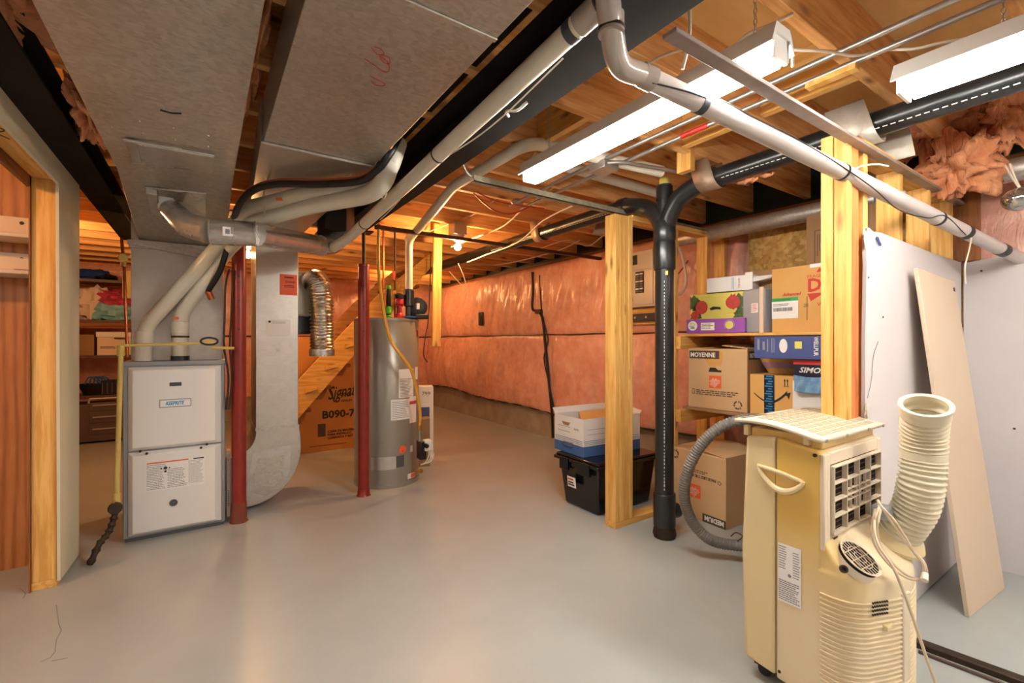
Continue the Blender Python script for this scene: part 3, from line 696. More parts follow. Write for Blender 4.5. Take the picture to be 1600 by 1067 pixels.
# water heater
HX, HY, HR, HT = 1.316, 3.90, .272, 1.385
wh = thing('water_heater', 'tall grey cylinder water heater with power vent blower standing behind the red post', 'water heater', (HX, HY, 0))
g = MB(); g.lathe([(HR-.02, 0), (HR-.004, .01), (HR-.002, .36), (HR, .362), (HR, HT-.006), (HR-.004, HT)], (HX, HY, 0), 64); g.build('tank', 'heater', wh)
g = MB(); g.lathe([(HR+.003, HT-.012), (HR+.003, HT+.004), (HR-.02, HT+.012), (.02, HT+.016)], (HX, HY, 0), 64); g.build('top_cap', 'heater', wh)
g = MB(); g.lathe([(HR+.003, .0), (HR+.003, .03)], (HX, HY, 0), 64); g.build('base_ring', 'heater', wh)
A0 = math.atan2(-HY, -HX)       # direction from the tank to the viewer's side of the room
def cyl(off0, off1, z0, z1, nm, mt, par=wh, rr=HR+.0015, n=10, th=.0012):
    a0, a1 = A0+math.asin(off0), A0+math.asin(off1); g = MB()
    for r_ in (rr,): 
        def fn(u, v): a = a0+(a1-a0)*u; return (HX+r_*math.cos(a), HY+r_*math.sin(a), z0+(z1-z0)*v)
        g.grid(fn, n, 1)
        def fn2(u, v): a = a0+(a1-a0)*u; return (HX+(r_-th)*math.cos(a), HY+(r_-th)*math.sin(a), z0+(z1-z0)*v)
        g.grid(fn2, n, 1)
    return g.build(nm, mt, par)
def off(px): return (px-606)/52.0
def hz(py): return 1.2+(533.5-py)*3.75/712
cyl(off(624), off(647), hz(622), hz(577), 'instruction_label', 'paper'); cyl(off(612), off(641), hz(656), hz(624), 'instruction_label', 'paper')
cyl(off(641), off(652), hz(664), hz(622), 'instruction_label', 'paper'); cyl(off(650), off(655), hz(595), hz(575), 'instruction_label', 'paper')
g = None
for k in range(14):
    z = hz(620)+(.012)*k
    if k < 13: cyl(off(626), off(644-(k*5) % 6), z, z+.0035, 'fine_print', 'ink_grey', rr=HR+.0028)
for k in range(10): z = hz(653)+.0145*k; cyl(off(614), off(639-(k*7) % 6), z, z+.004, 'fine_print', 'ink_grey', rr=HR+.0028)
cyl(off(641), off(652), hz(634), hz(629), 'red_bar', 'ink_red', rr=HR+.0028)
cyl(off(653), off(655.5), hz(526), hz(515), 'red_stamp', 'ink_red')
a = A0+math.asin(off(630)); nn = Vector((math.cos(a), math.sin(a), 0)); ctr = Vector((HX, HY, hz(703)))+nn*(HR+.001)
fr = Fr(ctr, (-nn.y, nn.x, 0), (0, 0, 1)); g = MB(); fr.disc(g, 0, 0, .033, -.004, .002); g.build('round_sticker', 'orange', wh)
g = MB(); fr.disc(g, 0, -.013, .008, .002, .003); g.build('sticker_mark', 'ink_red', wh)
cyl(off(582), off(620), hz(732), hz(712), 'silver_label', 'galv_bright'); cyl(off(620), off(632), hz(730), hz(712), 'access_cover', 'darkgrey')
cyl(off(638), off(650), hz(752), hz(744), 'instruction_label', 'paper'); cyl(off(643), off(650), hz(751), hz(745), 'orange_patch', 'orange', rr=HR+.003)
cyl(off(642), off(646), hz(710), hz(700), 'instruction_label', 'paper')
# gas control on the right flank
gc = P(661, 700, D=3.72)
g = MB().box(gc.x-.035, gc.y-.03, gc.z-.09, gc.x+.02, gc.y+.06, gc.z+.06); gv = g.build('gas_control', 'black', wh, bevel=.008)
g = MB().box(gc.x+.0, gc.y-.045, gc.z-.02, gc.x+.06, gc.y+.015, gc.z+.07); g.build('control_cover', 'white_metal', gv, bevel=.008)
g = MB(); g.lathe([(.018, 0), (.018, .04), (.012, .05)], gc+Vector((.0, -.04, .03)), 16, (0, -1, 0)); g.build('dial', 'black', gv)
for d in (-.012, .01, .03):
    g = MB(); g.tube(spl([gc+Vector((.04+d*.3, -.03, -.01)), gc+Vector((.05+d, -.03, -.06)), gc+Vector((.02+d, -.03, -.11)), gc+Vector((-.02+d*.5, -.01, -.13))]), .005, 8); g.build('wire', 'cable', gv)
g = MB(); g.tube([gc+Vector((-.03, 0, .06)), gc+Vector((-.03, 0, .16))], .014, 12); g.build('pipe_nipple', 'zinc', wh)
g = MB(); g.lathe([(.011, 0), (.011, .05), (.018, .05), (.018, .07)], Vector((HX, HY, .10))+Vector((math.cos(A0+1.0), math.sin(A0+1.0), 0))*HR, 12, (math.cos(A0+1.0), math.sin(A0+1.0), 0)); g.build('drain_valve', 'brass', wh)
# blower and fittings on top
bl = P(648, 470, D=3.95); bl.z = HT
g = MB(); g.lathe([(.03, 0), (.03, .10), (.045, .11), (.045, .24), (.036, .25)], (bl.x-.06, bl.y-.02, HT+.01), 20); g.build('vent_collar', 'abs', wh)
g = MB(); g.lathe([(.075, -.05), (.085, -.045), (.085, .045), (.075, .05)], (bl.x+.02, bl.y, HT+.11), 26, (.3, 1, 0)); g.build('blower', 'black', wh)
g = MB().box(bl.x-.02, bl.y-.07, HT+.01, bl.x+.10, bl.y+.05, HT+.05); g.build('blower_mount', 'black', wh, bevel=.006)
g = MB().box(bl.x-.015, bl.y-.085, HT+.09, bl.x+.01, bl.y-.06, HT+.14); g.build('data_plate', 'paper', wh)
g = MB().box(bl.x-.12, bl.y-.10, HT+.016, bl.x-.03, bl.y-.04, HT+.028); g.build('blue_strip', 'blue', wh)
# green and red tools standing on the heater
t1 = P(607, 498, D=3.80); t1.z = HT+.016
o = thing('flashlight', 'black and lime green stick tool standing upright on the water heater', 'tool', t1)
for z0, z1, r, mt, nm in ((0, .02, .024, 'green', 'base'), (.02, .03, .022, 'black', 'band'), (.03, .09, .026, 'green', 'grip'), (.09, .235, .019, 'black', 'barrel'), (.235, .265, .021, 'green', 'cap')):
    g = MB(); g.lathe([(r*.9, z0), (r, z0+.004), (r, z1-.004), (r*.85, z1)], t1, 20); g.build(nm, mt, o)
t2 = P(621, 500, D=3.84); t2.z = HT+.016; t2.x += .015
o = thing('cordless_tool', 'red and black hand tool standing on the water heater beside the lime green one', 'tool', t2)
g = MB(); g.lathe([(.034, 0), (.036, .01), (.03, .03), (.022, .04), (.022, .10), (.036, .115), (.036, .15), (.03, .16)], t2, 20); g.build('housing', 'red_bright', o)
g = MB(); g.lathe([(.03, .16), (.044, .165), (.044, .19), (.02, .205)], t2, 20); g.build('battery', 'black', o)
g = MB()
d = Vector((-t2.x, -t2.y, 0)).normalized()
for k in range(7): g.bar(t2+d*.0225+Vector((d.y*.014, -d.x*.014, .045+k*.008)), t2+d*.0225+Vector((-d.y*.014, d.x*.014, .045+k*.008)), .003, .003)
g.build('grip_rib', 'black', o)
# yellow hose of the heater
Y_ = [P(592, 350, D=3.5), P(591, 400, D=3.5), P(594, 450, D=3.5), P(602, 500, D=3.5), P(612, 535, D=3.52), P(632, 562, D=3.55), P(645, 585, D=3.6), P(653, 620, D=3.62), P(655, 662, D=3.66)]
Y_[-1] = gc+Vector((-.03, 0, .155)); Y_[-2] = gc+Vector((-.034, -.01, .33))
o = thing('gas_hose', 'yellow flexible hose hanging from the ceiling to the heater gas control', 'hose', Y_[-1])
g = MB(); g.tube(spl(Y_, 10), .0125, 12); g.build('hose', 'yellow_hose', o)
g = MB(); g.tube([Y_[-1]+Vector((0, 0, -.005)), Y_[-1]+Vector((0, 0, .035))], .018, 6); g.build('fitting', 'brass', o)
# =================================================================== PIPES
def pipe(name, label, cat, mat, pts, r, rad=.09, couplings=(), bands=(), group=None, seg=20):
    o = thing(name, label, cat, pts[0], group); e = elbowed(pts, rad)
    g = MB(); g.tube(e, r, seg); g.build('pipe_run', mat, o)
    def at(k):
        i = int(k); t = k-i; a = Vector(pts[i]); b = Vector(pts[min(i+1, len(pts)-1)]); return a.lerp(b, t), (b-a).normalized()
    for k in couplings:
        c, d = at(k); g = MB(); g.tube([c-d*.035, c+d*.035], r*1.14, seg); g.build('coupling', mat, o, bevel=.002)
    for k in bands:
        c, d = at(k); g = MB(); g.tube([c-d*.014, c+d*.014], r*1.05, seg); g.build('tape_band', 'tape', o)
    return o
# furnace intake and exhaust
A = [Vector((-.318, 3.62, 1.075)), P(226, 512, Y=3.62), P(338, 388, D=2.9), P(386, 326, D=2.60), P(470, 306, D=2.36), P(590, 290, D=2.19), P(609, 262, D=2.10), P(622, 222, D=2.16)]
Bp = [Vector((-.13, 3.62, 1.075)), P(281, 492, Y=3.62), P(352, 395, D=2.95), P(398, 346, D=2.62), P(480, 322, D=2.36), P(580, 304, D=2.18), P(604, 280, D=2.08), P(610, 240, D=2.14)]
o = pipe('vent_pipe', 'white vent pipe rising from the left of the furnace top, upper of the crossing pair', 'pipe', 'pvc', A, .0425, .075, (.72,))
g = MB(); g.lathe([(.047, 0), (.047, .10)], (-.318, 3.62, 1.08), 20); g.build('coupling', 'pvc', o)
g = MB(); c = A[3].lerp(A[4], .75); d = (A[4]-A[3]).normalized(); v_ = Vector((c.x, c.y, 0)).normalized()
fr = Fr(c-v_*.043, Vector((v_.y, -v_.x, .12)), (-.12*v_.y, .12*v_.x, 1)); fr.rect(g, -.05, -.018, .01, -.004, -.006, .0015); g.build('orange_sticker', 'orange', o)
o = pipe('vent_pipe', 'white vent pipe from the middle of the furnace top with a dark clamp ring', 'pipe', 'pvc', Bp, .0425, .075, (.72,))
g = MB(); g.lathe([(.049, 0), (.049, .012), (.044, .012)], (-.13, 3.62, 1.225), 20); g.build('clamp_ring', 'iron', o)
g = MB(); g.lathe([(.05, 0), (.05, .03)], (-.13, 3.62, 1.078), 20); g.build('rubber_boot', 'black', o)
g = MB(); fr = Fr((-.165, 3.62-.0445, 1.34), (1, 0, 0), (0, 0, 1)); fr.rect(g, 0, 0, .03, .015, -.003, .001); g.build('orange_sticker', 'orange', o)
# zip straps around the pair
for i, px in enumerate((412, 545, 600)):
    c = P(px, 318-(px-412)*.17, D=2.5-(px-412)*.0019)
    g = MB(); g.tube([c+Vector((.0, .05*math.cos(a), .075*math.sin(a)+.0)) for a in [k*math.pi/8 for k in range(17)]], .003, 6); tag(g.build('pipe_tie', 'cable'), ('wire tie around the vent pipe pair nearest the round duct', 'wire tie around the middle of the sloping vent pipe pair', 'wire tie around the vent pipes at their upward bend')[i], 'tie')
# refrigerant line
L = [P(325, 455, D=2.95), P(345, 420, D=2.9), P(362, 360, D=2.8), P(371, 325, D=2.50), P(392, 300, D=2.36), P(430, 288, D=2.26), P(500, 288, D=2.2), P(560, 283, D=2.14), P(590, 265, D=2.06), P(610, 238, D=2.04), P(624, 212, D=2.10)]
o = thing('refrigerant_line', 'black foam covered line with a copper tube bent over the white vent pipes', 'pipe', L[0])
g = MB(); g.tube(spl(L, 8), .017, 12); g.build('foam_sleeve', 'black', o)
g = MB(); g.tube(spl([p+Vector((0, -.012, .018)) for p in L], 8), .0048, 8); g.build('copper_tube', 'copper', o)
g = MB(); g.tube([L[0], L[0]+Vector((.02, .01, -.05))], .019, 10); g.build('end_fitting', 'copper', o)
# long pipe under the beam with its clear coupling
T0 = P(925, 20, D=1.2); T1 = P(545, 372, D=2.85)
o = pipe('vacuum_pipe', 'long white pipe running along the left side of the steel beam to the dark boot', 'pipe', 'pvc', [P(936, 6, D=1.18), T0, T1, T1+Vector((-.04, .25, -.02))], .031, .1, (), (1.035,))
c = T0; d = (T1-T0).normalized()
g = MB(); g.tube([c-d*.03, c+d*.045], .034, 24); g.build('clear_coupling', 'clear_grey', o)
for k in (.42, .86):
    c = T0.lerp(T1, k); g = MB(); g.tube([c-d*.003, c+d*.003], .0335, 20); g.build('wire_wrap', 'iron', o)
g = MB(); g.tube(spl([T0.lerp(T1, t)+Vector((.02*math.sin(t*9)+.02, 0, -.028+.008*math.sin(t*17))) for t in [i/14 for i in range(1, 12)]], 3), .0025, 6)
g.build('loose_string', 'cable', o)
# vacuum pipe to the right with smoky elbow
V = [P(948, -20, D=1.13), P(955, 42, D=1.17), P(968, 100, D=1.25), P(1005, 118, D=1.31), P(1600, 407, D=2.36)]
V[0].z = min(V[0].z, 2.215)
o = thing('vacuum_pipe', 'mauve grey pipe sloping from a smoky elbow at the beam to the right wall', 'pipe', V[1])
g = MB(); g.tube(spl(V[:4], 8), .031, 24); g.build('elbow', 'clear_grey', o)
g = MB(); g.tube([V[3], V[4]], .0295, 24); g.build('pipe_run', 'pvc_grey', o)
dv = (V[4]-V[3]).normalized()
def vat(px):
    lo, hi = 0, 1
    for _ in range(40):
        m = (lo+hi)/2; q = V[3].lerp(V[4], m); x = 800+FPX*((CA*q.x-SA*q.y)/(SA*q.x+CA*q.y))
        if x < px: lo = m
        else: hi = m
    return V[3].lerp(V[4], (lo+hi)/2)
for p, rr in ((V[1]+Vector((0, 0, -.0)), .0335),):
    g = MB(); g.tube([p+Vector((0, 0, -.02)), p+Vector((0, 0, .03))], rr, 24); g.build('clear_coupling', 'clear_grey', o); g = MB(); g.tube([p+Vector((0, 0, -.012)), p+Vector((0, 0, -.004))], rr+.001, 24); g.build('clamp_ring', 'iron', o)
g = MB(); g.tube([V[3]-dv*.01, V[3]+dv*.035], .0335, 24); g.build('clear_coupling', 'clear_grey', o)
for px, w, mt in ((1095, .012, 'tape'), (1315, .005, 'black'), (1465, .008, 'black'), (1508, .018, 'black'), (1565, .028, 'black')):
    c = vat(px); g = MB(); g.tube([c-dv*w, c+dv*w], .0312, 24); g.build('tape_band', mt, o)
q = [vat(px)+Vector(off_) for px, off_ in ((1010, (0, -.02, -.026)), (1060, (0, -.03, -.01)), (1092, (0, -.03, .0)), (1120, (0, -.015, .028)), (1160, (0, -.03, .012)), (1230, (0, -.028, .014)), (1300, (0, -.03, -.005)), (1350, (.0, -.03, -.03)), (1400, (0, -.01, -.05)), (1440, (0, -.02, -.035)), (1462, (0, -.032, .0)), (1500, (0, -.02, -.03)))]
g = MB(); g.tube(spl(q, 6), .0022, 6); g.build('black_wire', 'cable_black', o)
c = vat(1508); g = MB(); g.tube(spl([c+Vector((0, -.02, -.03)), c+Vector((.02, -.01, -.08)), c+Vector((-.0, 0, -.16)), c+Vector((.01, 0, -.24))], 6), .003, 6); g.build('hanging_wire', 'cable', o)
# heater vent and the ceiling runs
H0 = Vector((bl.x-.06, bl.y-.02, HT+.25)); H1 = Vector((H0.x, H0.y, 2.07))
o = pipe('heater_vent_pipe', 'white vent pipe rising from the water heater blower and bending over toward the fluorescent lamp', 'pipe', 'pvc', [H0, H1, P(710, 290, D=2.85), P(815, 228, D=2.30), P(842, 224, D=2.36), P(1034, 268, D=2.62)], .032, .08, (1.02,))
for k in (1.5, 2.6):
    pass
o = pipe('ceiling_pipe', 'white plastic pipe running across under the joists just behind the heater vent pipe', 'pipe', 'pvc', [P(835, 246, D=2.75), P(1030, 302, D=3.22)], .032, .08, (.1,))
# black drain stack
SX, SY = 2.346, 1.80
st = thing('drain_stack', 'black plastic drain stack with a double wye under the joists and floor cleanout', 'drain pipe', (SX, SY, 0))
g = MB(); g.lathe([(.056, .10), (.056, 1.86)], (SX, SY, 0), 28); g.build('stack_pipe', 'abs', st)
g = MB(); g.lathe([(.066, .07), (.066, .27), (.058, .275)], (SX, SY, 0), 28); g.tube([(SX, SY, .15), (SX+.10, SY-.02, .15)], .045, 20); g.build('cleanout_tee', 'abs', st, bevel=.002)
g = MB(); g.lathe([(.064, 0), (.07, .02), (.06, .075)], (SX, SY, 0), 20); g.build('foot_collar', 'iron', st)
g = MB(); g.lathe([(.063, 1.64), (.065, 1.65), (.065, 1.80), (.062, 1.81), (.066, 1.82), (.066, 1.93), (.060, 1.94)], (SX, SY, 0), 28); g.build('coupling', 'abs', st)
g = MB(); g.tube([(SX, SY, 1.88), (SX, SY, 2.16)], .044, 22); g.lathe([(.050, 2.07), (.050, 2.15), (.03, 2.16)], (SX, SY, 0), 22); g.build('vent_riser', 'abs', st)
g = MB(); g.lathe([(.032, 2.16), (.03, 2.2), (.02, 2.21)], (SX, SY, 0), 16); g.build('yellow_cap', 'fruit_yellow', st)
ZP = 2.105
g = MB(); g.tube(spl([(SX, SY, 1.87), (SX, SY-.04, 1.97), (SX, SY-.12, 2.06), (SX, SY-.26, ZP)], 8), .054, 24); g.build('wye_branch', 'abs', st)
g = MB(); g.tube(spl([(SX, SY, 1.87), (SX, SY+.05, 1.98), (SX, SY+.15, 2.06), (SX, SY+.30, ZP)], 8), .054, 24); g.build('wye_branch', 'abs', st)
g = MB(); g.tube([(SX, SY-.24, ZP), (SX, -1.6, ZP+.04)], .052, 28); g.build('horizontal_pipe', 'abs', st)
g = MB(); g.tube([(SX, SY+.28, ZP), (SX, 7.4, ZP)], .052, 28); g.build('horizontal_pipe', 'abs', st)
for y0, y1 in ((SY+.30, SY+.36), (SY-.34, SY-.28)):
    g = MB(); g.tube([(SX, y0, ZP), (SX, y1, ZP)], .060, 26); g.build('coupling', 'abs', st)
g = MB(); vd = Vector((-SX, -SY, 0)).normalized(); fr = Fr(Vector((SX, SY, .3))+vd*.0562, (-vd.y, vd.x, 0), (0, 0, 1))
for k in range(58): fr.rect(g, -.003, k*.022, .001, k*.022+.012+.004*math.sin(k), -.001, .0006)
g.build('pipe_print', 'ink_white', st); g = MB()
for k in range(70): g.bar((SX-.046, SY-.4-.026*k, ZP-.0255), (SX-.046, SY-.416-.026*k, ZP-.0255), .004, .003)
g.build('pipe_print', 'ink_white', st); g = MB()
for k in range(60): g.bar((SX-.046, SY+.42+.026*k, ZP-.0255), (SX-.046, SY+.436+.026*k, ZP-.0255), .004, .003)
g.build('pipe_print', 'ink_white', st)
g = MB(); fr.rect(g, .005, 1.30, .02, 1.325, .008, .0095); g.build('yellow_tag', 'fruit_yellow', st)
# sheet straps around the drain pipe
def hanger(y, label, w=.10, mt='strap', r=.062, zt=JB-.01, tail=0, lean=0):
    pts = [(SX-r-.005, y, zt), (SX-r, y, ZP+.02)]+[(SX-r*math.cos(a), y, ZP-r*math.sin(a)) for a in [k*math.pi/12 for k in range(1, 12)]]+[(SX+r, y, ZP+.02), (SX+r+.01, y, zt)]
    g = MB(); vs = []; fs = []
    for i, p in enumerate(pts):
        p = Vector(p); sh = lean*(p.z-ZP)
        vs += [p+Vector((0, -w/2+sh, 0)), p+Vector((0, w/2+sh, 0))]
    fs = [(2*i, 2*i+1, 2*i+3, 2*i+2) for i in range(len(pts)-1)]; g.add(vs, fs)
    o = g.build('pipe_strap', mt, recalc=False); so = o.modifiers.new('thick', 'SOLIDIFY'); so.thickness = .0015
    return tag(o, label, 'pipe strap')
hanger(1.50, 'wide brown sheet strap slung under the black drain pipe right of its wye', .12, lean=.25)
hanger(.80, 'pale wide sheet strap under the black drain pipe beside the doubled conduits', .145, 'strap_pale', r=.068, lean=.25)
hanger(3.05, 'brown sheet strap under the far stretch of the black drain pipe', .10, lean=.1)
g = MB().slab([(2.50, .80, 2.14), (2.50, .67, 2.14), (2.50, .645, 1.99), (2.50, .76, 1.99)], .0015); tag(g.build('loose_strap', 'strap_pale'), 'end of a pale sheet strap hanging behind the drain pipe over the closet', 'strap')
g = MB().slab([(2.52, 2.50, 2.222), (2.60, 2.345, 2.222), (2.55, 2.38, 2.0), (2.47, 2.56, 2.02)], .0015); tag(g.build('loose_strap', 'strap'), 'square brown sheet scrap hanging behind the far drain pipe', 'strap')
# round grey duct along the wall and pipe beyond
o = thing('wall_duct', 'grey round duct running high along the right wall over the tall carton', 'duct', (3.22, 1, 2.0))
g = MB(); g.tube([(3.22, 2.35, 2.03), (3.22, -1.5, 2.015)], .055, 24); g.build('pipe_run', 'galv', o)
g = MB(); g.tube([(3.22, .93, 2.025), (3.22, 1.0, 2.025)], .058, 24); g.build('blue_wrap', 'blue', o)
g = MB(); g.lathe([(.05, 0), (.055, .03), (.03, .06)], (3.17, .95, 1.965), 16, (0, -1, 0)); g.build('white_cap', 'pvc', o)
# EMT conduits
o = pipe('conduit', 'zinc conduit running beside the lamp, left one of the pair ending under the near joist', 'conduit', 'zinc', [(1.80, -.4, 2.19), (1.80, 1.9, 2.19), (1.80, 2.7, 2.165)], .0105, .1, seg=12)
o = pipe('conduit', 'zinc conduit with a red marked coupling, right one of the pair beside the lamp', 'conduit', 'zinc', [(1.90, -.4, 2.185), (1.90, 1.2, 2.185), (1.90, 1.75, 2.18), (1.90, 2.7, 2.16)], .0105, .1, seg=12)
g = MB(); g.tube([(1.90, 1.22, 2.185), (1.90, 1.36, 2.185)], .0125, 12); g.build('red_coupling', 'cable_red', o)
tag(MB().tube(elbowed([(1.78, 1.76, 2.16), (1.86, 1.70, 2.165), (2.75, 1.50, 2.16)], .04), .0105, 12).build('conduit', 'zinc'), 'thin zinc conduit branching across from the pair toward the closet', 'conduit')
tag(MB().box(1.77, 1.74, 2.135, 1.88, 1.86, 2.18).build('conduit_clamp', 'zinc', bevel=.004), 'small zinc clamp where the conduits cross the joist', 'clamp')
tag(MB().box(1.86, .64, 2.145, 1.90, .80, 2.165).add([], []).build('notch_block', 'wood_x', bevel=.002), 'short pine cleat nailed under the near joist below the conduits', 'wood block')
tag(MB().box(2.17, 1.50, 2.13, 2.215, 1.585, 2.44).build('hanger_block', 'wood_z', bevel=.003), 'upright pine block hanging from a joist behind the brown strap', 'wood block')
# far pipes and small copper lines by the heater
for i, (px, mt) in enumerate(((599, 'copper'), (617, 'iron'))):
    a = P(px, 355, Y=3.92); b_ = Vector((a.x, a.y, HT+.01)); a.z = 2.19
    o = pipe('water_line', ('copper water line dropping to the heater beside the yellow hose', 'dark water line with a red valve dropping to the heater')[i], 'pipe', mt, [a, b_], .0085, seg=10)
    g = MB(); g.lathe([(.014, 0), (.014, .03)], (a.x, a.y, 1.62), 12); g.build('coupling', 'brass', o)
    if i: g = MB(); g.box(a.x-.025, a.y-.02, 1.74, a.x-.005, a.y+.0, 1.82); g.build('valve_handle', 'cable_red', o, bevel=.003)
# gas piping left of the furnace
gx = -.455; gy = 3.46
o = thing('gas_pipe', 'yellow gas pipe standing at the left of the furnace on a black iron drip leg', 'pipe', (gx, gy, 0))
foot = P(178, 800, Y=3.40)
g = MB(); g.tube([P(189, 545, Y=3.44), P(182, 785, Y=3.40)], .0125, 12); g.build('riser', 'yellow_pipe', o)
for py in (548, 778):
    c = P(189-(py-545)*.03, py, Y=3.44-(py-545)*.00016); g = MB(); g.tube([c+Vector((0, 0, -.03)), c+Vector((0, 0, .03))], .018, 14); g.build('fitting', 'yellow_pipe', o)
c = P(181, 795, Y=3.40); g = MB(); g.tube(spl([c+Vector((0, 0, .03)), c, c+Vector((-.01, -.01, -.06)), c+Vector((-.03, -.03, -.12)), c+Vector((-.06, -.07, -.16)), Vector((c.x-.09, c.y-.13, .012))], 6), [.016, .02]+[.014+.006*(i % 3 == 0) for i in range(29)], 12); g.build('drip_leg', 'iron', o)
g = MB(); g.lathe([(.03, -.012), (.034, -.004), (.034, .004), (.03, .012)], c+Vector((0, -.02, .01)), 12, (.2, -1, .1)); g.build('shutoff_knob', 'iron', o)
o = thing('gas_pipe', 'thin yellow gas pipe crossing level above the furnace top to an oval fitting', 'pipe', P(205, 540, Y=3.42))
g = MB(); g.tube([P(189, 540, Y=3.44), P(322, 536, Y=3.44)], .0085, 10); g.build('cross_pipe', 'yellow_pipe', o)
g = MB(); g.tube([P(330, 543, Y=3.42), P(366, 544, Y=3.42)], .0095, 10); g.build('cross_pipe', 'yellow_pipe', o)
c = P(327, 533, Y=3.43); fr = Fr(c, (1, 0, 0), (0, 0, 1)); g = MB(); pts = [c+Vector((.045*math.cos(a), -.005, .022*math.sin(a))) for a in [k*math.pi/10 for k in range(21)]]; g.tube(pts, .006, 8); g.build('oval_ring', 'iron', o)
g = MB(); fr.disc(g, 0, -.006, .032, -.012, .006, 20, .013); g.build('fitting', 'yellow_pipe', o)
o = thing('copper_line', 'thin brown copper line with a yellow valve rising left of the furnace to the joists', 'pipe', P(197, 600, Y=3.60))
g = MB(); g.tube([P(199, 558, Y=3.62), P(194, 420, Y=3.66), P(190, 372, Y=3.7)], .0085, 10); g.build('line', 'copper', o)
g = MB(); c = P(193, 404, Y=3.66); g.tube([c+Vector((0, 0, -.05)), c+Vector((0, 0, .03))], .014, 12); g.lathe([(.022, -.006), (.026, 0), (.022, .006)], c+Vector((0, -.02, .0)), 12, (.3, -1, 0)); g.build('valve', 'yellow_pipe', o)
# cables on furnace flank
for i, (x0, lab) in enumerate(((354, 'black cable sagging down between the furnace and the red post'), (359, 'dark thermostat wire hanging along the plenum beside the red post'))):
    g = MB(); g.tube(spl([P(x0+4, 420, Y=3.5), P(x0-2+6*i, 450, Y=3.5), P(x0-3+5*i, 500, Y=3.5), P(x0-4+4*i, 540, Y=3.5), P(x0+3, 590, Y=3.5), P(x0-1, 640, Y=3.5)]), .006, 8)
    tag(g.build('cable', 'cable_black' if i == 0 else 'iron'), lab, 'cable')
# =================================================================== LIGHTS
def shop_light(x, y0, y1, z, label, w=.13, chain=(), ang=0, hz_=.05):
    o = thing('fluorescent_light', label, 'light', (x, (y0+y1)/2, z))
    MB().prism([(x-w/2, z+.012), (x-w/2+.01, z+.012), (x-w*.28, z+.045), (x+w*.28, z+.045), (x+w/2-.01, z+.012), (x+w/2, z+.012), (x+w*.3, z+.075), (x-w*.3, z+.075)], 'y', y0, y1).build('housing', 'white_metal', o)
    for y in (y0+.012, y1-.012): MB().box(x-w*.30, y-.006, z-.022, x+w*.30, y+.006, z+.046).build('lamp_holder', 'white_metal', o, bevel=.003)
    for dx in (-.028, .028):
        g = MB(); g.tube([(x+dx, y0+.03, z-.005), (x+dx, y1-.03, z-.005)], .0185, 16); g.build('tube', 'tube_glow', o)
    for y in chain:
        g = MB()
        for k in range(int((SUB-z-.08)/.016)):
            zz = z+.085+k*.016; a = (k % 2)*math.pi/2
            g.tube([(x+.005*math.cos(t)*math.cos(a), y+.005*math.cos(t)*math.sin(a), zz+.009*math.sin(t)) for t in [j*math.pi/4 for j in range(9)]], .0014, 5)
        g.build('chain', 'zinc', o)
    return o
L1 = shop_light(1.36, .64, 1.87, 2.02, 'long twin-tube fluorescent light hanging over the middle of the floor', chain=(.72, 1.7))
g = MB(); c = Vector((1.40, .66, 2.02))
for dx in (0, .03): g.tube(spl([c+Vector((dx, .0, .10)), c+Vector((dx-.004, -.012, .05)), c+Vector((dx, -.012, .01)), c+Vector((dx+.012, -.006, -.008))]), .004, 8)
g.build('hook', 'zinc', L1)
shop_light(1.93, -.69, .54, 2.03, 'second fluorescent light at the upper right edge with its tubes bare', w=.18, chain=(.3,))
for x, y, lab in ((.2, -1.9, 'added unseen fluorescent fill light behind the viewer, left one'), (2.7, -1.6, 'added unseen fluorescent fill light behind the viewer, right one'), (-.75-1.4, .9, 'added unseen fluorescent fill light in the room beyond the partition')):
    shop_light(x, y-.6, y+.6, 1.99 if x > 0 and x < 1 else 2.02, lab)  # unseen fixtures added as fill for the near floor and duct undersides
def bare_bulb(p, label, e='bulb_glow'):
    o = thing('bare_bulb', label, 'light bulb', p)
    g = MB(); g.sphere(p, .029, 16, 12); b = g.build('glass_bulb', e, o)
    g = MB(); g.lathe([(.014, .028), (.014, .05), (.03, .052), (.055, .075), (.058, .10)], p, 24); g.build('porcelain_socket', 'porcelain', o)
    return o
B1 = P(715, 386, D=3.95); bare_bulb(B1, 'glowing bare bulb in a porcelain socket on the ceiling before the stairs')
tag(MB().box(B1.x-.06, B1.y-.06, B1.z+.10, B1.x+.06, B1.y+.06, JB+.01).build('ceiling_box', 'zinc', bevel=.004), 'metal junction box above the bare bulb by the stairs', 'junction box')
B2 = P(387, 398, D=3.95); bare_bulb(B2, 'glowing bare bulb half hidden between the left red post and the duct drop')
tag(MB().box(B2.x-.05, B2.y-.05, B2.z+.10, B2.x+.05, B2.y+.05, JB+.01).build('ceiling_box', 'wood_z', bevel=.004), 'wooden hanger block above the bulb behind the left red post', 'wood block')
bare_bulb(Vector((-1.35, 5.3, 2.1)), 'bare bulb added out of sight to light the storage area behind the partition')  # unseen bulb placed to brighten the storage floor and shelves
bare_bulb(Vector((2.5, 6.6, 2.1)), 'bare bulb added to light the far end of the pink wall, hidden behind stairs')  # unseen bulb put in to brighten the far wall
bare_bulb(Vector((-1.6, 2.3, 2.1)), 'unseen bare bulb before the wood panelled wall beyond the opening')  # unseen bulb that warms the panelled wall
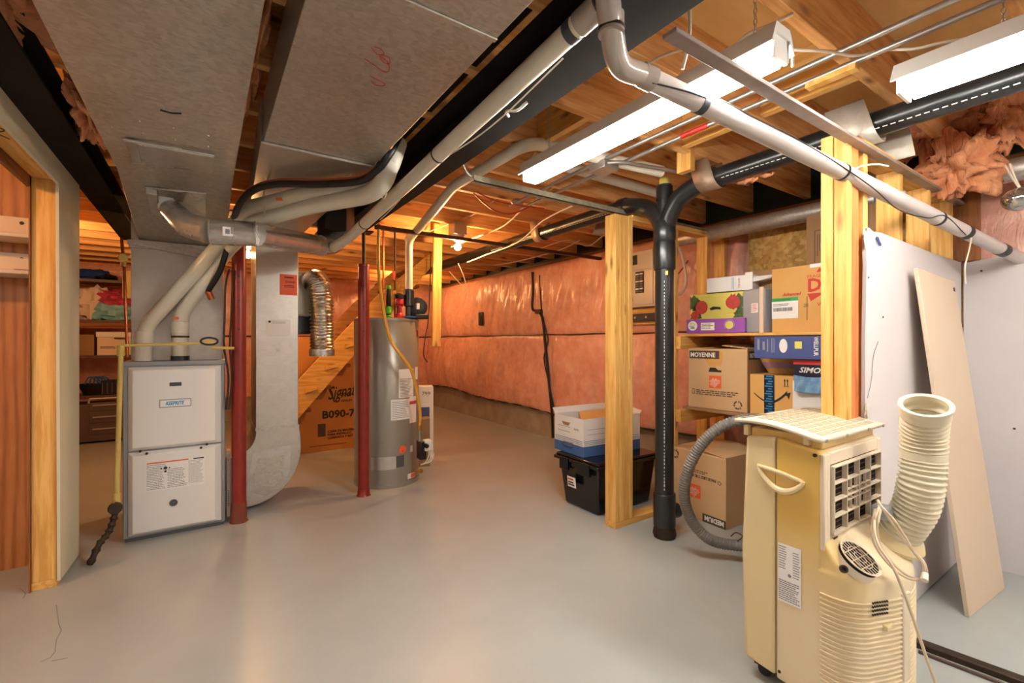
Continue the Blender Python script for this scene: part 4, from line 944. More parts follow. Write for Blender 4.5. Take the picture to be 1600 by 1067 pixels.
# silver reflector lamp at the right edge
c = P(1593, 311, D=2.05)
o = thing('reflector_lamp', 'unlit silver reflector lamp hanging at the right edge by the pink wall', 'light bulb', c)
g = MB(); g.sphere(c, .06, 28, 16, sc=(1, 1, .85)); g.build('bulb', 'lamp_silver', o)
g = MB(); g.sphere(c+Vector((.0, -.035, -.012)), .028, 14, 8, sc=(1, .6, .5)); g.build('yellow_label', 'fruit_yellow', o)
g = MB(); g.tube(spl([c+Vector((-.0, 0, .05)), c+Vector((-.03, .02, .10)), c+Vector((-.09, .03, .14))]), .004, 8); g.tube(spl([c+Vector((.02, 0, .05)), c+Vector((.01, .02, .12)), c+Vector((-.0, .03, .17))]), .004, 8); g.build('wires', 'cable', o)
# =================================================================== CABLES OVERHEAD
def cab(pts, r, mt, label, cat='cable', n=8):
    return tag(MB().tube(spl(pts, n), r, 8).build('cable', mt), label, cat)
cab([P(1199, 68, D=1.35), P(1230, 77, D=1.4), P(1290, 80, D=1.5), P(1335, 87, D=1.55), P(1380, 78, D=1.55), P(1430, 76, D=1.5), P(1480, 65, D=1.45), P(1540, 58, D=1.42), P(1620, 60, D=1.4)], .005, 'cable', 'white flat cable looping from the lamp end over to the second lamp')
cab([P(1150, 68, Z=2.21), P(1170, 52, Z=2.215), P(1200, 40, Z=2.21), P(1240, 22, Z=2.215)], .0045, 'cable', 'short white cable stapled over the head of the long lamp')
cab([P(1012, 99, Z=2.2), P(1040, 86, Z=2.2), P(1066, 78, Z=2.21)], .0045, 'cable', 'white cable stub between the smoky elbow and the flat steel bar')
cab([(1.15, .80, 2.21), (1.155, .80, 2.08), (1.15, .82, 1.99)], .005, 'cable', 'white cable drop ending above the mauve pipe')
for i, (a, b_, c_, lab) in enumerate(((700, 356, 395, 'upper white cable strung past the bare bulb'), (735, 380, 372, 'middle white cable strung past the bare bulb'), (760, 404, 350, 'lower white cable strung past the bare bulb'))):
    cab([P(a-30, b_+6, D=4.2), P(a, b_-6, D=4.1), P(a+50, b_-26, D=3.8), P(a+90, b_-60, D=3.5), P(a+150, b_-110+10*i, D=3.1)], .006, 'cable', lab)
cab([P(740, 302, D=3.0), P(757, 318, D=3.1), P(775, 330, D=3.1), P(800, 334, D=3.1), P(830, 322, D=3.0)], .005, 'cable_red', 'red cable sagging beneath the joists behind the pale angle bar')
cab([P(745, 300, D=3.05), P(770, 312, D=3.1), P(805, 320, D=3.1), P(850, 326, D=3.2)], .0045, 'cable_red', 'thin red cable along the joist behind the pale angle bar')
cab([P(840, 390, Z=2.19), P(880, 376, Z=2.18), P(900, 378, Z=2.18), P(920, 384, Z=2.16), P(945, 366, Z=2.17)], .006, 'cable', 'white cable dipping under the joists left of the closet post')
cab([P(700, 412, D=5.6), P(760, 414, D=5.6), P(800, 410, D=5.2), P(870, 392, D=4.7), P(905, 376, D=4.4)], .006, 'cable', 'long thin cable sagging along the top of the pink wall')
cab([P(716, 412, D=4.2), P(724, 430, D=4.3), P(729, 448, D=4.4)], .004, 'cable', 'loose wire tail hanging below the bare bulb')
cab([P(702, 424, D=4.6), P(716, 440, D=4.7), P(728, 452, D=4.8)], .004, 'cable', 'second wire tail hanging below and left of the bare bulb')
cab([P(1055, 378, Y=2.3), P(1066, 400, Y=2.3), P(1072, 440, Y=2.3), P(1062, 460, Y=2.3), P(1052, 458, Y=2.3)], .012, 'cable', 'thick beige cable looping down beside the drain stack')
cab([P(1085, 385, Y=2.4), P(1076, 405, Y=2.4), P(1062, 425, Y=2.4), P(1050, 436, Y=2.4)], .006, 'cable_red', 'red cable behind the drain stack before the pink wall')
cab([P(832, 425, X=3.44), P(833, 455, X=3.44), P(832, 482, X=3.44), P(842, 487, X=3.44), P(848, 500, X=3.44), P(852, 540, X=3.44), P(857, 590, X=3.44), P(862, 640, X=3.44), P(864, 684, X=3.46)], .017, 'cable_black', 'black service cable running down the pink wall to the floor')
cab([P(843, 430, X=3.44), P(845, 470, X=3.44), P(848, 498, X=3.44), P(856, 530, X=3.44), P(850, 560, X=3.44), P(858, 600, X=3.44), P(866, 640, X=3.44)], .008, 'cable_black', 'thinner dark cable beside the black service cable on the pink wall')
c = P(843, 486, X=3.44); tag(MB().box(c.x-.03, c.y-.05, c.z-.03, c.x+.03, c.y+.06, c.z+.02).build('cable_clip', 'iron', bevel=.005), 'dark clamp joining the cables on the pink wall', 'clip')
c = P(752, 498, X=3.44); o = thing('wall_bracket', 'black plastic outlet bracket on the pink wall', 'bracket', c)
g = MB(); g.box(c.x-.02, c.y-.06, c.z-.10, c.x+.01, c.y+.06, c.z+.10); g.build('plate', 'black', o, bevel=.01)
g = MB(); g.box(c.x-.03, c.y-.03, c.z-.05, c.x-.018, c.y+.03, c.z+.05); g.build('face', 'iron', o, bevel=.005)
cab([P(674, 350, D=5.2), P(672, 440, D=5.2), P(669, 500, D=5.2), P(664, 530, D=5.1), P(662, 555, D=5.1), P(668, 566, D=5.1)], .006, 'cable_black', 'black cord hanging behind the water heater at the stair foot')
# loose trim strip by the bulb
a = P(684, 350, D=4.25); b_ = P(681, 541, D=4.25)
tag(MB().bar(a, b_, .085, .03, up=(0, 1, 0)).build('hanging_strip', 'wood_z', bevel=.003), 'narrow pine strip hanging from the joists between the heater and the bare bulb', 'wood strip')
# switch box and old fixture near the bulb
o = tag(MB().bar(P(708, 322, D=3.9), P(776, 336, D=3.9), .06, .035).build('old_fixture', 'zinc', bevel=.004), 'narrow unlit metal fixture under the joists above the bare bulb', 'fixture')
tag(MB().sphere(P(808, 316, D=3.2), .045, 12, 8, sc=(1, 1, .6)).build('junction_box', 'zinc'), 'round metal junction box among the red cables', 'junction box')
# =================================================================== STAIRS AND THINGS AT THE BACK
sy = 5.1
stairs = thing('staircase', 'steep wooden stair seen from below behind the water heater', 'stairs', (1.6, sy+.4, .2))
def inc(y0, y1, nm, mt, dx=0):
    lo0 = P(468, 652, Y=sy); lo1 = P(698, 390, Y=sy); up0 = P(468, 592, Y=sy); up1 = P(655, 392, Y=sy)
    k = (lo0.z-lo1.z)/(lo0.x-lo1.x); 
    def ext(a, b, x): t = (x-a.x)/(b.x-a.x); return (x, a.z+(b.z-a.z)*t)
    pts = [ext(lo0, lo1, .60), ext(lo0, lo1, 2.42), (2.42, 2.44), ext(up0, up1, 2.2)]
    pts = [p for p in pts[:2]]+[(2.46, min(2.44, ext(up0, up1, 2.42)[1]))]+[ext(up0, up1, 1.6), ext(up0, up1, .60)]
    pts = [(x+dx, min(z, 2.44)) for x, z in pts]
    return MB().prism(pts, 'y', y0, y1).build(nm, mt, stairs, bevel=.003)
inc(sy, sy+.038, 'stringer', 'wood_x'); inc(sy+.90, sy+.938, 'stringer', 'joist_x')
lo0 = P(468, 652, Y=sy); lo1 = P(698, 390, Y=sy)
kk = (lo1.z-lo0.z)/(lo1.x-lo0.x)
for i in range(9):
    x = .72+i*.2; z = lo0.z+kk*(x-lo0.x)+.14
    MB().box(x-.02, sy+.04, z, x+.21, sy+.90, z+.035).build('tread', 'dark_wood_y', stairs, bevel=.003)
    MB().prism([(x-.06, z-.02), (x+.05, z+.01), (x+.05, z+.03), (x-.06, z+.02)], 'y', sy-.03, sy-.001).build('cleat', 'wood_x', stairs)
# tall furniture carton
b = Bx(1.42, 5.40, 0, 1.2, .22, 1.25, 0)
o = thing('furniture_carton', 'large orange-brown furniture carton standing under the stairs behind the heater', 'carton', (1.42, 5.4, 0))
b.shell('kraft_orange', o); f = b.face('S')
def fx(px, py): q = P(px, py, Y=5.29); return q.x-.82, q.z
x, z = fx(512, 622); f.text('Signature', .20, x, z-.02, 'ink', o, shear=.5, sx=.62, rot=.12, off=.002)
g = MB(); g.add([], []); f.poly(g, [fx(510, 600), fx(512, 598), fx(524, 628), fx(522, 629)]); g.build('flourish', 'ink', o)
x, z = fx(531, 618); f.text('DESIGN BY', .04, x, z, 'ink', o, off=.001); x, z = fx(533, 625); f.text('ASHLEY', .035, x, z-.02, 'ink', o, off=.001)
x, z = fx(503, 654); f.text('B090-7', .115, x, z, 'ink', o, off=.0035, sx=1.05)
for i, s_ in enumerate(('CAMA DE MADERA', 'PARA INSTRUCC', 'CAMINATA Y RET')):
    x, z = fx(512, 676+i*5); f.text(s_, .034, x, z, 'ink', o, off=.0012)
g = MB(); f.rect(g, .12, .06, .5, .066); f.rect(g, .20, .16, .28, .30, 0, .0006); g.build('print_line', 'ink_brown', o)
# white carton and small brown one behind the heater
c = P(676, 700, Z=0); b = Bx(c.x+.02, c.y+.25, 0, .36, .3, .80, 0)
bb = P(668, 660, D=4.75)
o = thing('white_carton', 'tall white carton standing behind the right flank of the water heater', 'carton', (bb.x, bb.y+.1, 0))
b = Bx(bb.x-.05, bb.y+.10, 0, .28, .2, .73, -20); b.shell('white_card', o); f = b.face('S')
f.text('799', .06, .16, .64, 'ink_brown', o); g = MB(); f.rect(g, .08, .40, .24, .52); g.build('print_patch', 'indigo', o)
b2 = P(664, 680, D=4.45); b = Bx(b2.x-.04, b2.y, 0, .16, .14, .46, -20)
o = thing('small_carton', 'narrow brown carton between the heater gas control and the white carton', 'carton', (b2.x, b2.y, 0)); b.shell('kraft_dark', o)
# =================================================================== STORAGE BEYOND THE PARTITION
SYD = 7.35
sh = thing('storage_shelf', 'dark shelving unit against the back wall seen past the partition end', 'shelf', (-1.35, SYD+.2, 0))
def sz(py): return P(170, py, Y=SYD).z
levels = {'a': sz(437), 'b': sz(500), 'c': sz(555), 'd': sz(617)}
XL, XR = -2.1, -.62
for z in levels.values(): MB().box(XL, SYD, z-.035, XR, SYD+.42, z).build('shelf_board', 'laminate', sh, bevel=.003)
for x in (XL, XR-.04, -1.5+.02): MB().box(x, SYD+.36, 0, x+.04, SYD+.41, levels['a']+.05).build('upright', 'dark_wood_z', sh)
for x in (XL, XR-.04): MB().box(x, SYD, 0, x+.04, SYD+.03, levels['a']).build('upright', 'dark_wood_z', sh)
MB().box(XL, SYD-.012, levels['b']-.10, XR, SYD-.001, levels['b']-.036).build('front_rail', 'dark_wood_x', sh)
def heap(name, px, py, w, h, mt, label, cat, seed, dpt=.12, z0=None):
    c = P(px, py, Y=SYD+.14); c.z = z0+h*.42
    return tag(MB().sphere(c, 1, 26, 16, .35, seed, (w/2, dpt, h/2), 2.5).build(name, mt), label, cat)
heap('folded_cloth', 145, 428, .34, .14, 'cloth_blue', 'royal blue cloth heap on the top shelf of the storage unit', 'cloth', 1, z0=levels['a'])
heap('folded_cloth', 157, 432, .30, .10, 'black', 'black cloth beside the royal blue heap on the top storage shelf', 'cloth', 2, z0=levels['a'])
heap('folded_cloth', 147, 465, .34, .44, 'cloth_white', 'white cloth bundle on the second storage shelf', 'cloth', 3, z0=levels['b'])
heap('folded_cloth', 182, 466, .42, .22, 'cloth_red', 'crimson cloth draped over the patterned blue bag on the second storage shelf', 'cloth', 4, .15, z0=levels['b']+.17)
heap('fabric_bag', 178, 485, .52, .26, 'teal', 'cyan and white patterned bag on the second storage shelf', 'bag', 5, .16, z0=levels['b'])
heap('ribbon_roll', 148, 478, .12, .12, 'cloth_blue', 'small blue ribbon roll before the white bundle on the storage shelf', 'ribbon', 6, .06, z0=levels['b']+.02)
c = P(182, 552, Y=SYD+.02)
o = thing('file_box', 'cream lidded file box on the third storage shelf', 'box', (c.x, SYD+.2, levels['c']))
b = Bx(c.x+.02, SYD+.18, levels['c'], .40, .30, .27); b.shell('shelf_white', o)
MB().box(c.x-.19, SYD+.02, levels['c']+.22, c.x+.23, SYD+.34, levels['c']+.285).build('lid', 'white_card', o, bevel=.004)
f = b.face('S'); g = MB(); f.rect(g, .16, .20, .28, .215, .02, .0225); g.build('hand_hole', 'ink', o); g = MB(); f.lines(g, .03, .08, .2, .11, 2, .6); g.build('handwriting', 'ink_brown', o)
c = P(152, 617, Y=SYD+.1)
tag(MB().box(-1.52, SYD+.03, levels['c'], c.x-.02, SYD+.3, levels['c']+.25).build('brown_carton', 'kraft_dark', bevel=.003), 'dark brown carton left of the cream file box on the third storage shelf', 'carton')
o = thing('tool_basket', 'dark oval basket with looped cords on the fourth storage shelf', 'basket', (c.x, SYD+.16, levels['d']))
g = MB(); g.M = Matrix.Translation((c.x, SYD+.16, levels['d'])) @ Matrix.Diagonal((1.5, 1, 1, 1)); g.lathe([(.09, 0), (.125, .13), (.12, .135), (.115, .125), (.085, .01)], (0, 0, 0), 26); g.build('tub', 'black', o)
g = MB()
for k in range(5): g.tube(spl([(c.x-.12+.04*k, SYD+.08+.02*k, levels['d']+.1), (c.x-.07+.03*k, SYD+.08, levels['d']+.22), (c.x+.0+.03*k, SYD+.1, levels['d']+.16), (c.x+.06, SYD+.1, levels['d']+.1)]), .008, 6)
g.build('cord_loop', 'blue', o)
c = P(179, 617, Y=SYD+.1)
o = thing('black_bin', 'black ribbed bin with an orange item on top on the fourth storage shelf', 'bin', (c.x, SYD+.16, levels['d']))
g = MB(); g.box(c.x-.12, SYD+.04, levels['d'], c.x+.16, SYD+.3, levels['d']+.17); g.build('tub', 'black', o, bevel=.006)
g = MB()
for k in range(6): g.box(c.x-.11+k*.045, SYD+.034, levels['d']+.01, c.x-.10+k*.045, SYD+.04, levels['d']+.15)
g.build('rib', 'darkgrey', o)
tag(MB().sphere((c.x+.08, SYD+.15, levels['d']+.20), .05, 12, 8, .5, 3).build('orange_item', 'orange'), 'small orange item lying on the black ribbed bin', 'tool')
c = P(165, 685, Y=SYD-.1)
o = thing('toolbox', 'dark grey tool chest with rows of drawer pulls under the storage shelf', 'toolbox', (-1.3, SYD, 0))
x0, x1 = -1.62, -.72; zt = P(165, 630, Y=SYD-.1).z
MB().box(x0, SYD-.15, .02, x1, SYD+.25, zt).build('body', 'grey_tool', o, bevel=.01)
for z in (.10, .24, .38):
    for xx in (-1.55, -1.12): d_ = MB().box(xx, SYD-.158, z, xx+.30, SYD-.151, z+.10).build('drawer', 'grey_tool', o, bevel=.004); MB().box(xx+.03, SYD-.175, z+.06, xx+.27, SYD-.158, z+.075).build('drawer_pull', 'panel_grey', d_)
g = MB(); g.tube(elbowed([(-1.15, SYD, zt), (-1.15, SYD, zt+.05), (-.85, SYD, zt+.05), (-.85, SYD, zt)], .03), .012, 8); g.build('carry_handle', 'panel_grey', o)
Fr((-1.05, SYD-.151, zt-.06), (1, 0, 0), (0, 0, 1)).text('Husky', .05, 0, 0, 'ink_white', o, off=.001)
c = P(203, 440, Y=SYD-.03); tag(MB().box(c.x-.07, SYD-.045, P(203, 465, Y=7.2).z, c.x+.05, SYD-.014, P(203, 422, Y=7.2).z).build('hanging_board', 'yellow_pipe'), 'short yellow board hanging at the right end of the storage unit', 'board')
# white shelves on the panelling
for i, (y0, y1, lab) in enumerate(((337, 371, 'upper white shelf board fixed on the wood panelling'), (394, 426, 'lower white shelf board fixed on the wood panelling'))):
    z0, z1 = P(30, y1, Y=3.4).z, P(30, y0, Y=3.4).z
    o = thing('wall_shelf', lab, 'shelf', (-1.2, 3.36, z0))
    MB().box(-2.4, 3.44, z0, -.715, 3.464, z1).build('cleat_board', 'shelf_white', o, bevel=.003)
    MB().box(-2.4, 3.25, z0-.022, -.73, 3.464, z0-.002).build('board', 'shelf_white', o, bevel=.003)
    g = MB(); f = Fr((-.80, 3.4395, z1-.05), (1, 0, 0), (0, 0, 1)); f.disc(g, .0, .02, .009); g.build('screw_hole', 'ink', o)
tag(MB().box(-.80, 3.30, P(45, 425, Y=3.4).z+.0, -.74, 3.43, P(45, 408, Y=3.4).z).build('small_block', 'shelf_white', bevel=.003), 'small white block on the lower wall shelf beside the partition stud', 'block')
# =================================================================== WALL PANEL
o = thing('breaker_panel', 'grey electrical breaker panel on the pink wall behind the drain stack', 'electrical panel', (3.42, 2.92, 1.5))
MB().box(3.36, 2.66, 1.52, 3.47, 3.10, 2.04).build('enclosure', 'panel_grey', o, bevel=.004)
f = Fr((3.3595, 3.10, 1.52), (0, -1, 0), (0, 0, 1))
g = MB(); f.rect(g, .02, .02, .40, .34, 0, .004); f.rect(g, .02, .35, .40, .52, 0, .004); g.build('door', 'panel_grey', o, bevel=.002)
for x in (.05, .20):
    g = MB(); f.rect(g, x, .13, x+.10, .33, .004, .007); g.build('breaker_bank', 'ink', o)
    for k in range(8): g = MB(); f.rect(g, x+.008, .14+k*.023, x+.045, .152+k*.023, .007, .013); f.rect(g, x+.055, .14+k*.023, x+.092, .152+k*.023, .007, .013); g.build('breaker', 'white_metal' if k % 3 == 1 else 'darkgrey', o)
g = MB(); f.rect(g, .05, .40, .22, .49, .004, .006); f.rect(g, .12, .06, .17, .10, .004, .006); g.build('main_switch_plate', 'ink', o)
g = MB(); f.rect(g, .09, .42, .17, .47, .006, .016); g.build('main_breaker', 'panel_grey', o)
g = MB(); f.rect(g, .0, -.01, .06, .13, .005, .0065); g.build('circuit_card', 'paper', o)
o = thing('junction_strip', 'dark metal strip on a wooden backing below the breaker panel', 'electrical box', (3.42, 2.9, 1.38))
MB().box(3.42, 2.64, 1.36, 3.46, 3.14, 1.51).build('backing_board', 'wood_y', o, bevel=.002)
MB().box(3.37, 2.66, 1.39, 3.42, 3.12, 1.46).build('box', 'navy', o, bevel=.004)
g = MB(); f = Fr((3.3695, 3.12, 1.39), (0, -1, 0), (0, 0, 1))
for x in (.06, .2, .33): f.disc(g, x, .035, .01)
g.build('knockout', 'zinc', o)
# =================================================================== TOTE AND FILE BOX
TX0, TX1, TY0, TY1 = 2.20, 2.80, 2.22, 2.64
o = thing('black_tote', 'large black plastic tote on the floor behind the triple pine post', 'tote', (2.5, 2.43, 0))
g = MB(); a = .035; q0 = [(TX0+a, TY0+a), (TX1-a, TY0+a), (TX1-a, TY1-a), (TX0+a, TY1-a)]; q1 = [(TX0, TY0), (TX1, TY0), (TX1, TY1), (TX0, TY1)]
g.add([(x, y, 0) for x, y in q0]+[(x, y, .35) for x, y in q1], [(0, 1, 2, 3), (7, 6, 5, 4)]+[(k, (k+1) % 4, 4+(k+1) % 4, 4+k) for k in range(4)]); g.build('tub', 'black_gloss', o, bevel=.02, bseg=3)
MB().box(TX0-.025, TY0-.02, .33, TX1+.02, TY1+.025, .355).build('rim', 'black_gloss', o, bevel=.006)
MB().box(TX0-.015, TY0-.012, .355, TX1+.012, TY1+.015, .375).build('lid', 'black_gloss', o, bevel=.008)
for y in (TY0+.06, TY1-.14): MB().box(TX0-.035, y, .27, TX0-.005, y+.09, .36).build('latch', 'black_gloss', o, bevel=.005)
g = MB(); g.prism([(TY0+.05, .30), (TY1-.05, .30), (TY1-.10, .34), (TY0+.10, .34)], 'x', TX0-.012, TX0+.02); g.build('hand_grip', 'black_gloss', o, bevel=.003)
f = Fr((TX0+.008, TY1, .0), (0, -1, 0), (-.1, 0, 1)); g = MB(); f.rect(g, .135, .16, .22, .235, .012, .015); g.build('label', 'paper', o)
g = MB(); f.rect(g, .14, .212, .20, .224, .015, .0155); g.build('label_red', 'ink_red', o); g = MB(); f.lines(g, .142, .17, .215, .205, 2, .6, .016); g.build('handwriting', 'ink', o)
o = thing('file_box', 'open white and blue file box sitting on the black tote', 'box', (2.5, 2.55, .376))
b = Bx(2.51, 2.545, .377, .56, .34, .27, -3); b.shell('white_card', o, True)
for k, (w_) in (('W', .34), ('S', .56)):
    f = b.face(k); g = MB(); f.rect(g, 0, 0, w_, .075); g.build('blue_band', 'blue_band', o)
    g = MB()
    for i in range(3): f.rect(g, .01, .085+i*.012, w_-.01, .088+i*.012)
    f.rect(g, .04, .19, .19 if k == 'W' else .3, .192); f.rect(g, .04, .155, .19 if k == 'W' else .3, .157); g.build('rule_line', 'blue_band', o)
    c0 = w_/2; g = MB(); f.rect(g, c0-.055, .045, c0+.055, .08, .001, .008); g.build('handle_frame', 'darkgrey', o, bevel=.004)
    g = MB(); f.rect(g, c0-.045, .052, c0+.045, .072, .008, .0085); g.build('handle_gap', 'blue_band', o)
f = b.face('W'); g = MB(); f.poly(g, [(.09, .225), (.19, .225), (.17, .20), (.11, .20)], 0, .0012); g.build('hand_hole', 'kraft_dark', o); f.text('R-KIVE', .018, .235, .18, 'ink_grey', o)
g = MB(); g.M = b.R; g.slab([(-.27, -.165, .20), (.10, -.165, .20), (.26, .165, .262), (-.05, .165, .262)], .004); g.build('inner_folder', 'kraft_yellow', o)
g = MB(); g.M = b.R; g.slab([(-.28, .17, .27), (.28, .17, .27), (.28, .20, .31), (-.28, .20, .31)], .003); g.build('flap', 'white_card', o)
g = MB(); g.M = b.R; g.slab([(.28, -.17, .27), (.28, .17, .27), (.31, .17, .34), (.30, -.17, .29)], .003); g.build('flap', 'white_card', o)
# =================================================================== CLOSET SHELVES
SH = thing('closet_shelf', 'two level pine shelf built into the closet frame holding the cartons', 'shelf', (3.15, 1.45, .6))
for z in (.735, 1.255):
    MB().box(2.86, .83, z-.018, 3.42, 2.04, z).build('shelf_board', 'wood_y' if z > 1 else 'kraft_dark', SH, bevel=.002)
    MB().box(2.79, 2.005, z-.11, 3.42, 2.044, z-.018).build('side_rail', 'wood_x', SH, bevel=.003)
    MB().box(2.79, .83, z-.11, 3.42, .868, z-.018).build('side_rail', 'wood_x', SH, bevel=.003)

MB().box(3.38, .87, .63, 3.41, 2.004, .715).build('back_rail', 'wood_y', SH, bevel=.003)
def logo(f, par, x, y, s):
    g = MB(); f.rect(g, x, y, x+s, y+s, 0, .0008); g.build('orange_square', 'orange', par)
    f.text('THE', s*.24, x+s*.12, y+s*.40, 'ink_white', par, rot=.75, off=0, d=.0016); f.text('HOME', s*.32, x+s*.20, y+s*.16, 'ink_white', par, rot=.75, off=0, d=.0016, sx=.8); f.text('DEPOT', s*.32, x+s*.44, y+s*.04, 'ink_white', par, rot=.75, off=0, d=.0016, sx=.72)
def recycle(f, par, x, y, r):
    g = MB()
    for k in range(3):
        a = 90+120*k; f.ring(g, x, y, r*.6, r*.28, n=6, a0=a+15, a1=a+85)
        t = math.radians(a+95); cx_, cy_ = x+r*.74*math.cos(t), y+r*.74*math.sin(t)
        f.poly(g, [(cx_+r*.32*math.cos(t), cy_+r*.32*math.sin(t)), (cx_-r*.3*math.sin(t), cy_+r*.3*math.cos(t)), (cx_-r*.32*math.cos(t), cy_-r*.32*math.sin(t))][::1])
    g.build('recycling_mark', 'ink_brown', par)
# medium moving carton on the lower shelf
b = Bx(3.11, 1.815, .736, .44, .41, .415, 5)
o = thing('moving_carton', 'brown moving carton printed MOYENNE with torn hand hole on the lower closet shelf', 'carton', (3.11, 1.815, .736))
b.shell('kraft', o, bevel=.003); f = b.face('W')
g = MB(); f.rect(g, .01, .345, .225, .40); g.build('brown_strip', 'ink_brown', o)
f.text('MOYENNE', .043, .018, .357, 'ink_white', o, off=.0015, d=.0016, sx=.88)
g = MB(); f.poly(g, [(.13, .33), (.15, .40), (.245, .40), (.25, .34), (.235, .30), (.155, .295)], 0, .0022); g.build('torn_patch', 'kraft_yellow', o)
g = MB(); f.poly(g, [(.15, .255), (.16, .285), (.20, .285), (.215, .27), (.24, .268), (.24, .255)], 0, .003); g.build('hand_hole', 'ink', o)
logo(f, o, .155, .145, .085)
g = MB(); f.rect(g, .03, .095, .05, .13, 0, .0008); g.build('panel_mark', 'ink_brown', o); g = MB(); f.rect(g, .033, .10, .047, .125, .0009, .0014); g.build('panel_mark_inner', 'kraft', o)
g = MB(); f.lines(g, .06, .09, .37, .13, 3, .5, seed=3); g.build('fine_print', 'ink_brown', o); recycle(f, o, .35, .045, .032)
g = MB(); g.M = b.R
for q in ([(-.22, -.205, .415), (.22, -.205, .415), (.2, -.0, .45), (-.2, -.03, .435)], [(-.22, .205, .415), (.22, .205, .415), (.21, .06, .43), (-.2, .03, .425)]): g.slab(q, .004)
g.build('top_flap', 'kraft', o); f = b.face('S'); g = MB(); f.rect(g, .02, .345, .23, .40); g.build('brown_strip', 'ink_brown', o); f.text('MOYENNE', .043, .03, .357, 'ink_white', o, off=.0015, d=.0016, sx=.88)
# smile carton
b = Bx(3.02, 1.42, .736, .34, .255, .26, 3)
o = thing('parcel_carton', 'small brown parcel carton with curved arrow and dark striped tape on the lower shelf', 'carton', (3.02, 1.42, .736))
b.shell('kraft_yellow', o, bevel=.002); f = b.face('W')
g = MB(); f.rect(g, .085, .0, .145, .26, 0, .001); g.build('dark_tape', 'navy', o)
g = MB()
for k in range(17): f.rect(g, .088+.01*(k % 3), .006+k*.0152, .135-.006*(k % 2), .012+k*.0152, .001, .0016)
g.build('tape_print', 'ink_blue', o); g = MB()
for i in range(16):
    t0, t1 = i/16, (i+1)/16
    def ar(t): return (.025+.19*t, .155-.075*math.sin(math.pi*(t*.85+.05))+.03*t, .003+.007*t)
    a_, c_ = ar(t0), ar(t1)
    if not .30 < t0 < .58: f.poly(g, [(a_[0], a_[1]-a_[2]), (c_[0], c_[1]-c_[2]), (c_[0], c_[1]+c_[2]), (a_[0], a_[1]+a_[2])])
f.poly(g, [(.195, .150), (.235, .165), (.225, .120), (.216, .140)]); f.rect(g, .20, .20, .204, .235); f.rect(g, .215, .20, .219, .235); f.poly(g, [(.196, .228), (.208, .228), (.202, .243)]); f.poly(g, [(.211, .228), (.223, .228), (.217, .243)]); f.rect(g, .195, .195, .225, .198)
g.build('arrow_print', 'ink', o)
# basket on the parcel
o = thing('wicker_basket', 'pale woven basket with a lilac band squeezed between the parcel carton and the blue box', 'basket', (3.06, 1.45, 1.0))
g = MB(); g.M = Matrix.Translation((3.08, 1.44, .998)) @ Matrix.Rotation(.0, 4, 'Y') @ Matrix.Diagonal((1.15, 1, 1, 1))
g.lathe([(.09, 0), (.135, .085), (.15, .115), (.142, .116), (.127, .085), (.085, .008)], (0, 0, 0), 40); g.build('bowl', 'wicker', o)
g = MB(); g.M = Matrix.Translation((3.08, 1.44, .998)) @ Matrix.Diagonal((1.15, 1, 1, 1)); g.lathe([(.112, .036), (.132, .072), (.128, .072), (.108, .036)], (0, 0, 0), 40); g.build('lilac_band', 'lilac', o)
# blue long box
b = Bx(2.94, 1.17, 1.12, .36, .60, .135, 2)
o = thing('pillow_carton', 'long indigo carton with white WELLPUR lettering lying across the things of the lower shelf', 'carton', (2.94, 1.17, 1.12))
b = Bx(2.96, 1.16, 1.1, .40, .62, .13, 2); b.shell('indigo', o, bevel=.003); f = b.face('W')
f.text('WELLPUR', .030, .322, .126, 'ink_white', o, rot=-math.pi/2, off=.0006, sx=.80)
g = MB(); f.disc(g, .165, .075, .022, 0, .001, 24, .040); g.build('pillow_print', 'ink_white', o)
g = MB(); f.rect(g, .225, .06, .262, .10, 0, .001); g.build('cream_patch', 'fruit_yellow', o)
g = MB(); f.rect(g, .02, .05, .032, .115); f.rect(g, .05, .05, .062, .10); f.rect(g, .075, .04, .082, .115); f.rect(g, .10, .035, .105, .12); f.rect(g, .112, .035, .116, .12); g.build('caption_print', 'plastic_grey', o)
# simon carton with a cloth, white carton under it
b = Bx(2.98, 1.05, .736, .36, .44, .24, 0)
o = thing('white_carton', 'plain white carton under the dark SIMON box on the lower closet shelf', 'carton', (2.98, 1.05, .736)); b.shell('white_card', o, bevel=.003)
b = Bx(2.97, 1.06, .978, .36, .40, .118, 0)
o = thing('dark_carton', 'navy and red carton lettered SIMON under the end of the indigo carton', 'carton', (2.97, 1.06, .978)); b.shell('navy', o, bevel=.003); f = b.face('W')
g = MB(); f.rect(g, 0, .092, .40, .118, 0, .001); g.build('red_stripe', 'ink_red', o)
f.text('SIMONIZ', .042, .03, .048, 'ink_white', o, shear=.3, sx=1.1, off=.001)
g = MB(); g.M = Matrix.Translation((2.785, 1.075, .955))
def dr(u, v): return (-.012-.006*math.sin(u*19)*(.4+v)-.004*math.sin(u*47+v*5), .17-.36*u, .055-.09*v-.008*math.sin(u*7))
g.grid(dr, 50, 16); o = g.build('blue_towel', 'denim', recalc=False); so = o.modifiers.new('thick', 'SOLIDIFY'); so.thickness = .006
tag(o, 'faded blue cloth hanging over the front of the SIMON box', 'towel')
